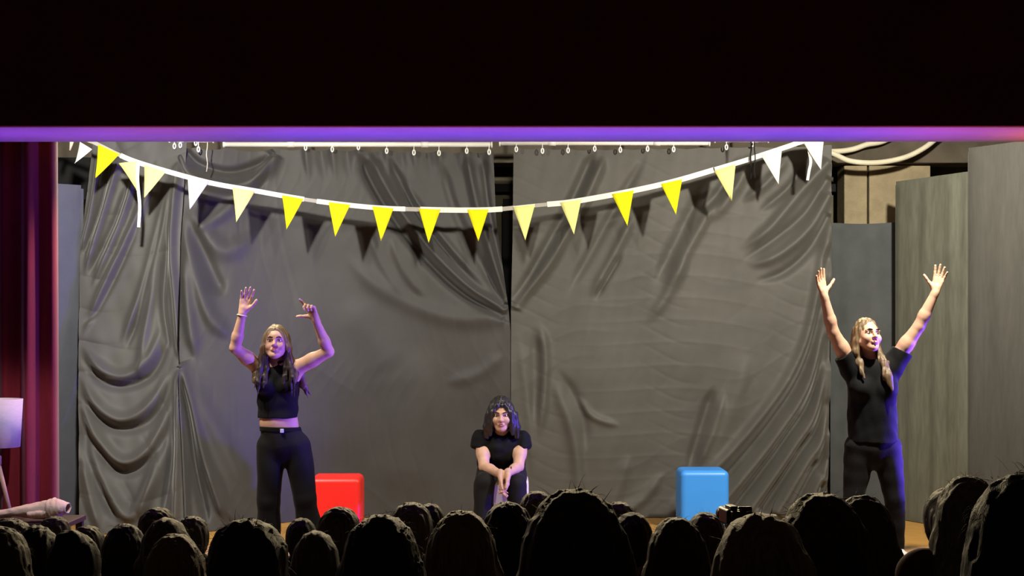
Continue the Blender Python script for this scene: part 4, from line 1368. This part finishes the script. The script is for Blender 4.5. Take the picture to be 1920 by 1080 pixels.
def fly_mesh(style, seed):
    """single loose hairs standing off the head"""
    r = np.random.RandomState(seed + 70)
    n = 240 if style in ('messy', 'long', 'full') else 170
    L_ = 1.25 if style == 'messy' else 1.0
    c0 = np.array((0, .02, 1.133 + .025)); rad = np.array((.094, .108, .112))
    if style == 'full': rad = np.array((.108, .118, .128))
    V = []; Fq = []
    for _ in range(n):
        v = r.normal(size=3); v /= np.linalg.norm(v)
        if v[2] < -.45 or (v[1] < -.55 and v[2] < .3): continue
        p = c0 + v * rad * .985
        dn = np.array((0, 0, -1.0)); t = dn - v * (dn @ v) + r.normal(0, .45, 3)
        t /= np.linalg.norm(t) + 1e-6
        ln = r.uniform(.012, .036) * L_
        side = np.cross(t, v); side /= np.linalg.norm(side) + 1e-6
        k0 = len(V)
        for j in range(4):
            s_ = j / 3
            q = p + t * ln * s_ + v * ln * (.26 * math.sin(s_ * 2.4))
            wd = .0007 * (1.15 - s_)
            V.append(q + side * wd); V.append(q - side * wd); V.append(q + v * wd * 1.5)
        for j in range(3):
            for a in range(3):
                b = (a + 1) % 3
                Fq.append((k0 + 3 * j + a, k0 + 3 * j + b, k0 + 3 * j + 3 + b, k0 + 3 * j + 3 + a))
    return npmesh('flyaway_hairs', V, Fq)


WEAR = {}


def bench_z(d):
    return 0.33 - 0.12 * d


def watcher(px, top, d, style, hm, wm, label, yaw=0.0, wide=1.0, tall=1.27, nod=0.0):
    floorz = bench_z(d)
    ztop = CH - (top - HY) * d / F
    top_ = {'bun': 1.285, 'full': 1.278, 'messy': 1.272}.get(style, 1.266)
    H = .98 + (top_ - .98) * wide
    s = (ztop - floorz) / H
    o = empty('person', (P(px, 0, d).x, d, floorz), math.pi - math.radians(yaw))
    o.scale = (s, s, s)
    tag(o, label, 'person', 'audience seated before the stage')
    key = (style, hm)
    if key not in STY:
        STY[key] = hair_mesh(style, len(STY) + 1)
        STY[key].materials.append(M[hm])
    if wm not in WEAR:
        WEAR[wm] = wear_mesh(len(WEAR) + 3)
        WEAR[wm].materials.append(M[wm])
    for nm, me_ in (('head_and_neck', HM), ('hair', STY[key])):
        c_ = link(nm, me_, None, o)
        c_.scale = (wide, wide, wide); c_.location = (0, 0, .98 * (1 - wide))
    c_ = link('clothes', WEAR[wm], None, o)
    c_.scale = (.86, .86, 1)
    if (style, hm) not in FLY:
        FLY[(style, hm)] = fly_mesh(style, len(FLY) + 1)
        FLY[(style, hm)].materials.append(M[hm])
    c_ = link('flyaway_hairs', FLY[(style, hm)], None, o)
    c_.scale = (wide, wide, wide); c_.location = (0, 0, .98 * (1 - wide))
    c_['kind'] = 'stuff'
    return o


AUD = [
    (4, 988, 4.93, 'long', 'hair_b', 'wear_black', 'spectator with long brown hair cut off by the left edge of the picture', 0, 0.99),
    (22, 972, 6.2, 'short', 'hair_c', 'wear_black', 'spectator whose pale grey hair shows just below the canvas roll', 0, 1.08),
    (70, 986, 5.58, 'short', 'hair_e', 'wear_black', 'spectator with short dark hair directly left of the topknot', 0, 0.90),
    (104, 968, 7.4, 'short', 'hair_c', 'wear_black', 'spectator with grey hair under the open end of the canvas roll', 0, 0.86),
    (142, 990, 4.36, 'bun', 'hair_e', 'wear_brown', 'spectator with a small dark topknot in front of the crumpled drape', 8, 0.81),
    (165, 986, 6.8, 'short', 'hair_b', 'wear_navy', 'spectator with brown hair mostly hidden behind the topknot', 0, 0.94),
    (236, 982, 6.18, 'bob', 'hair_e', 'wear_black', 'spectator with a smooth dark bob right of the topknot', 0, 0.92),
    (297, 952, 7.4, 'short', 'hair_b', 'wear_black', 'far spectator with brown hair, highest head before the crumpled drape', 0, 0.99),
    (313, 972, 5.55, 'bob', 'hair_b', 'wear_navy', 'spectator with a brown bob, middle of three heads one before another', 0, 0.92),
    (362, 968, 6.81, 'short', 'hair_c', 'wear_black', 'far spectator with grey hair at the seam of the two left drapes', 0, 0.78),
    (330, 1002, 4.95, 'bob', 'hair_d', 'wear_black', 'spectator with dark blond bob, nearest of three heads one before another', 0, 1.01),
    (467, 968, 3.24, 'messy', 'hair_e', 'wear_black', 'near spectator with tousled dark hair below the crop-top performer', 0, 0.93),
    (566, 972, 7.4, 'short', 'hair_a', 'wear_black', 'far spectator half hidden beside the crop-top performer', 0, 0.82),
    (592, 996, 5.6, 'bob', 'hair_b', 'wear_black', 'spectator with brown bob just right of the tousled head', 0, 0.88),
    (637, 951, 6.18, 'short', 'hair_b', 'wear_black', 'spectator whose head overlaps the red box', 0, 0.90),
    (716, 962, 3.82, 'full', 'hair_e', 'wear_black', 'near spectator with full dark hair right of the red box', 0, 0.91),
    (772, 942, 6.8, 'short', 'hair_c', 'wear_black', 'spectator with greying hair behind the full dark head', 0, 0.99),
    (806, 945, 7.4, 'short', 'hair_a', 'wear_black', 'far spectator peeping out beside the greying head', 0, 0.76),
    (866, 959, 4.46, 'bob', 'hair_d', 'wear_black', 'spectator with dark blond hair below left of the seated performer', 0, 1.01),
    (952, 941, 5.6, 'bob', 'hair_e', 'wear_black', 'spectator directly below the seated performer', 0, 0.95),
    (1006, 921, 7.4, 'short', 'hair_c', 'wear_black', 'far spectator with light hair right of the seated performer', 0, 0.81),
    (1078, 919, 2.85, 'long', 'hair_a', 'wear_brown', 'near spectator with long brown hair, largest head in the middle', 0, 0.92),
    (1160, 941, 7.23, 'short', 'hair_c', 'wear_black', 'far spectator with pale hair above a darker head, right of the largest head', 0, 0.80),
    (1184, 962, 6.39, 'short', 'hair_a', 'wear_maroon', 'spectator with neat dark hair and bare neck before the wooden floor', 0, 0.93),
    (1268, 971, 5.04, 'long', 'hair_a', 'wear_black', 'spectator with straight long hair left below the blue box', 0, 0.91),
    (1322, 961, 7.1, 'short', 'hair_b', 'wear_black', 'spectator whose head overlaps the blue box', 0, 0.99),
    (1424, 963, 3.11, 'long', 'hair_d', 'wear_black', 'near spectator with long dark blond hair under the camcorder', 0, 1.00),
    (1538, 926, 3.74, 'long', 'hair_a', 'wear_black', 'near spectator with long dark hair right of the dark blond head', 0, 1.04),
    (1614, 930, 5.02, 'bob', 'hair_a', 'wear_black', 'spectator with dark hair before the right performer\'s legs', 0, 1.06),
    (1783, 915, 6.5, 'tail', 'hair_e', 'wear_brown', 'spectator with dark tied-back hair half hidden behind the ash-haired head near the right edge', 30, 1.08),
    (1812, 894, 4.31, 'long', 'hair_c', 'wear_maroon', 'spectator with ash-coloured long hair and dark maroon jacket near the right edge', 0, 0.76),
    (1915, 882, 2.7, 'full', 'hair_f', 'wear_black', 'nearest spectator, a black silhouette at the right edge', 0, 0.86),
]
for a in AUD:
    watcher(*a[:7], yaw=a[7], wide=a[8])

rows = sorted(set(a[2] for a in AUD))
groups = []
for d in rows:
    if groups and d - groups[-1][-1] < 0.26: groups[-1].append(d)
    else: groups.append([d])
for g in groups:
    d0, d1 = g[0] - .17, g[-1] + .17
    zt = bench_z(g[-1]) + .43
    xs = [P(a[0], 0, a[2]).x for a in AUD if a[2] in g]
    b = MB().box(((min(xs) + max(xs)) / 2, (d0 + d1) / 2, zt - .025), (max(xs) - min(xs) + .7, d1 - d0, .05))
    n = max(2, int((max(xs) - min(xs) + .7) / 1.2) + 1)
    for k in range(n):
        x = min(xs) - .3 + (max(xs) - min(xs) + .6) * k / (n - 1)
        b.box((x, (d0 + d1) / 2, zt - .05 - .21), (.05, (d1 - d0) * .8, .42))
    b.build('bench', 'darkwood', hf)

# ------------------------------------------------------------------ camcorder on a tripod among the audience
dc = 5.9
cc = P(1374, 958, dc)
trp = empty('tripod', (cc.x, dc, bench_z(dc)))
tag(trp, 'black camera tripod standing among the audience before the blue box', 'tripod')
hz = cc.z - .065 - bench_z(dc)
MB().tube([(0, 0, hz - .35), (0, 0, hz - .03)], .012, 8).build('centre_column', 'camcorder', trp, True)
MB().box((0, 0, hz - .015), (.06, .07, .028)).build('head_plate', 'camcorder', trp, bevel=.005)
for k in range(3):
    an = math.pi / 2 + k * 2 * math.pi / 3
    MB().tube([(0, 0, hz - .25), (.17 * math.cos(an), .17 * math.sin(an), .01)], [.014, .010], 8).build('leg', 'camcorder', trp, True)
cr = empty('camcorder', (cc.x, dc, cc.z - .064), .15)
tag(cr, 'small black camcorder pointed at the stage in front of the blue box', 'camcorder')
MB().box((-.012, 0, .045), (.058, .12, .062)).build('body', 'camcorder', cr, bevel=.010)
MB().tube([(-.012, .055, .045), (-.012, .095, .045)], [.026, .029], 18).build('lens', 'camcorder', cr, True)
MB().box((-.012, -.02, .082), (.03, .08, .014)).build('top_handle', 'camcorder', cr, bevel=.005)
MB().box((.045, -.01, .052), (.058, .018, .060)).build('flip_screen', 'camcorder', cr, bevel=.008)
MB().box((-.012, -.07, .058), (.034, .04, .03)).build('viewfinder', 'camcorder', cr, bevel=.006)
MB().box((0, 0, .007), (.05, .06, .014)).build('mounting_foot', 'camcorder', cr, bevel=.003)
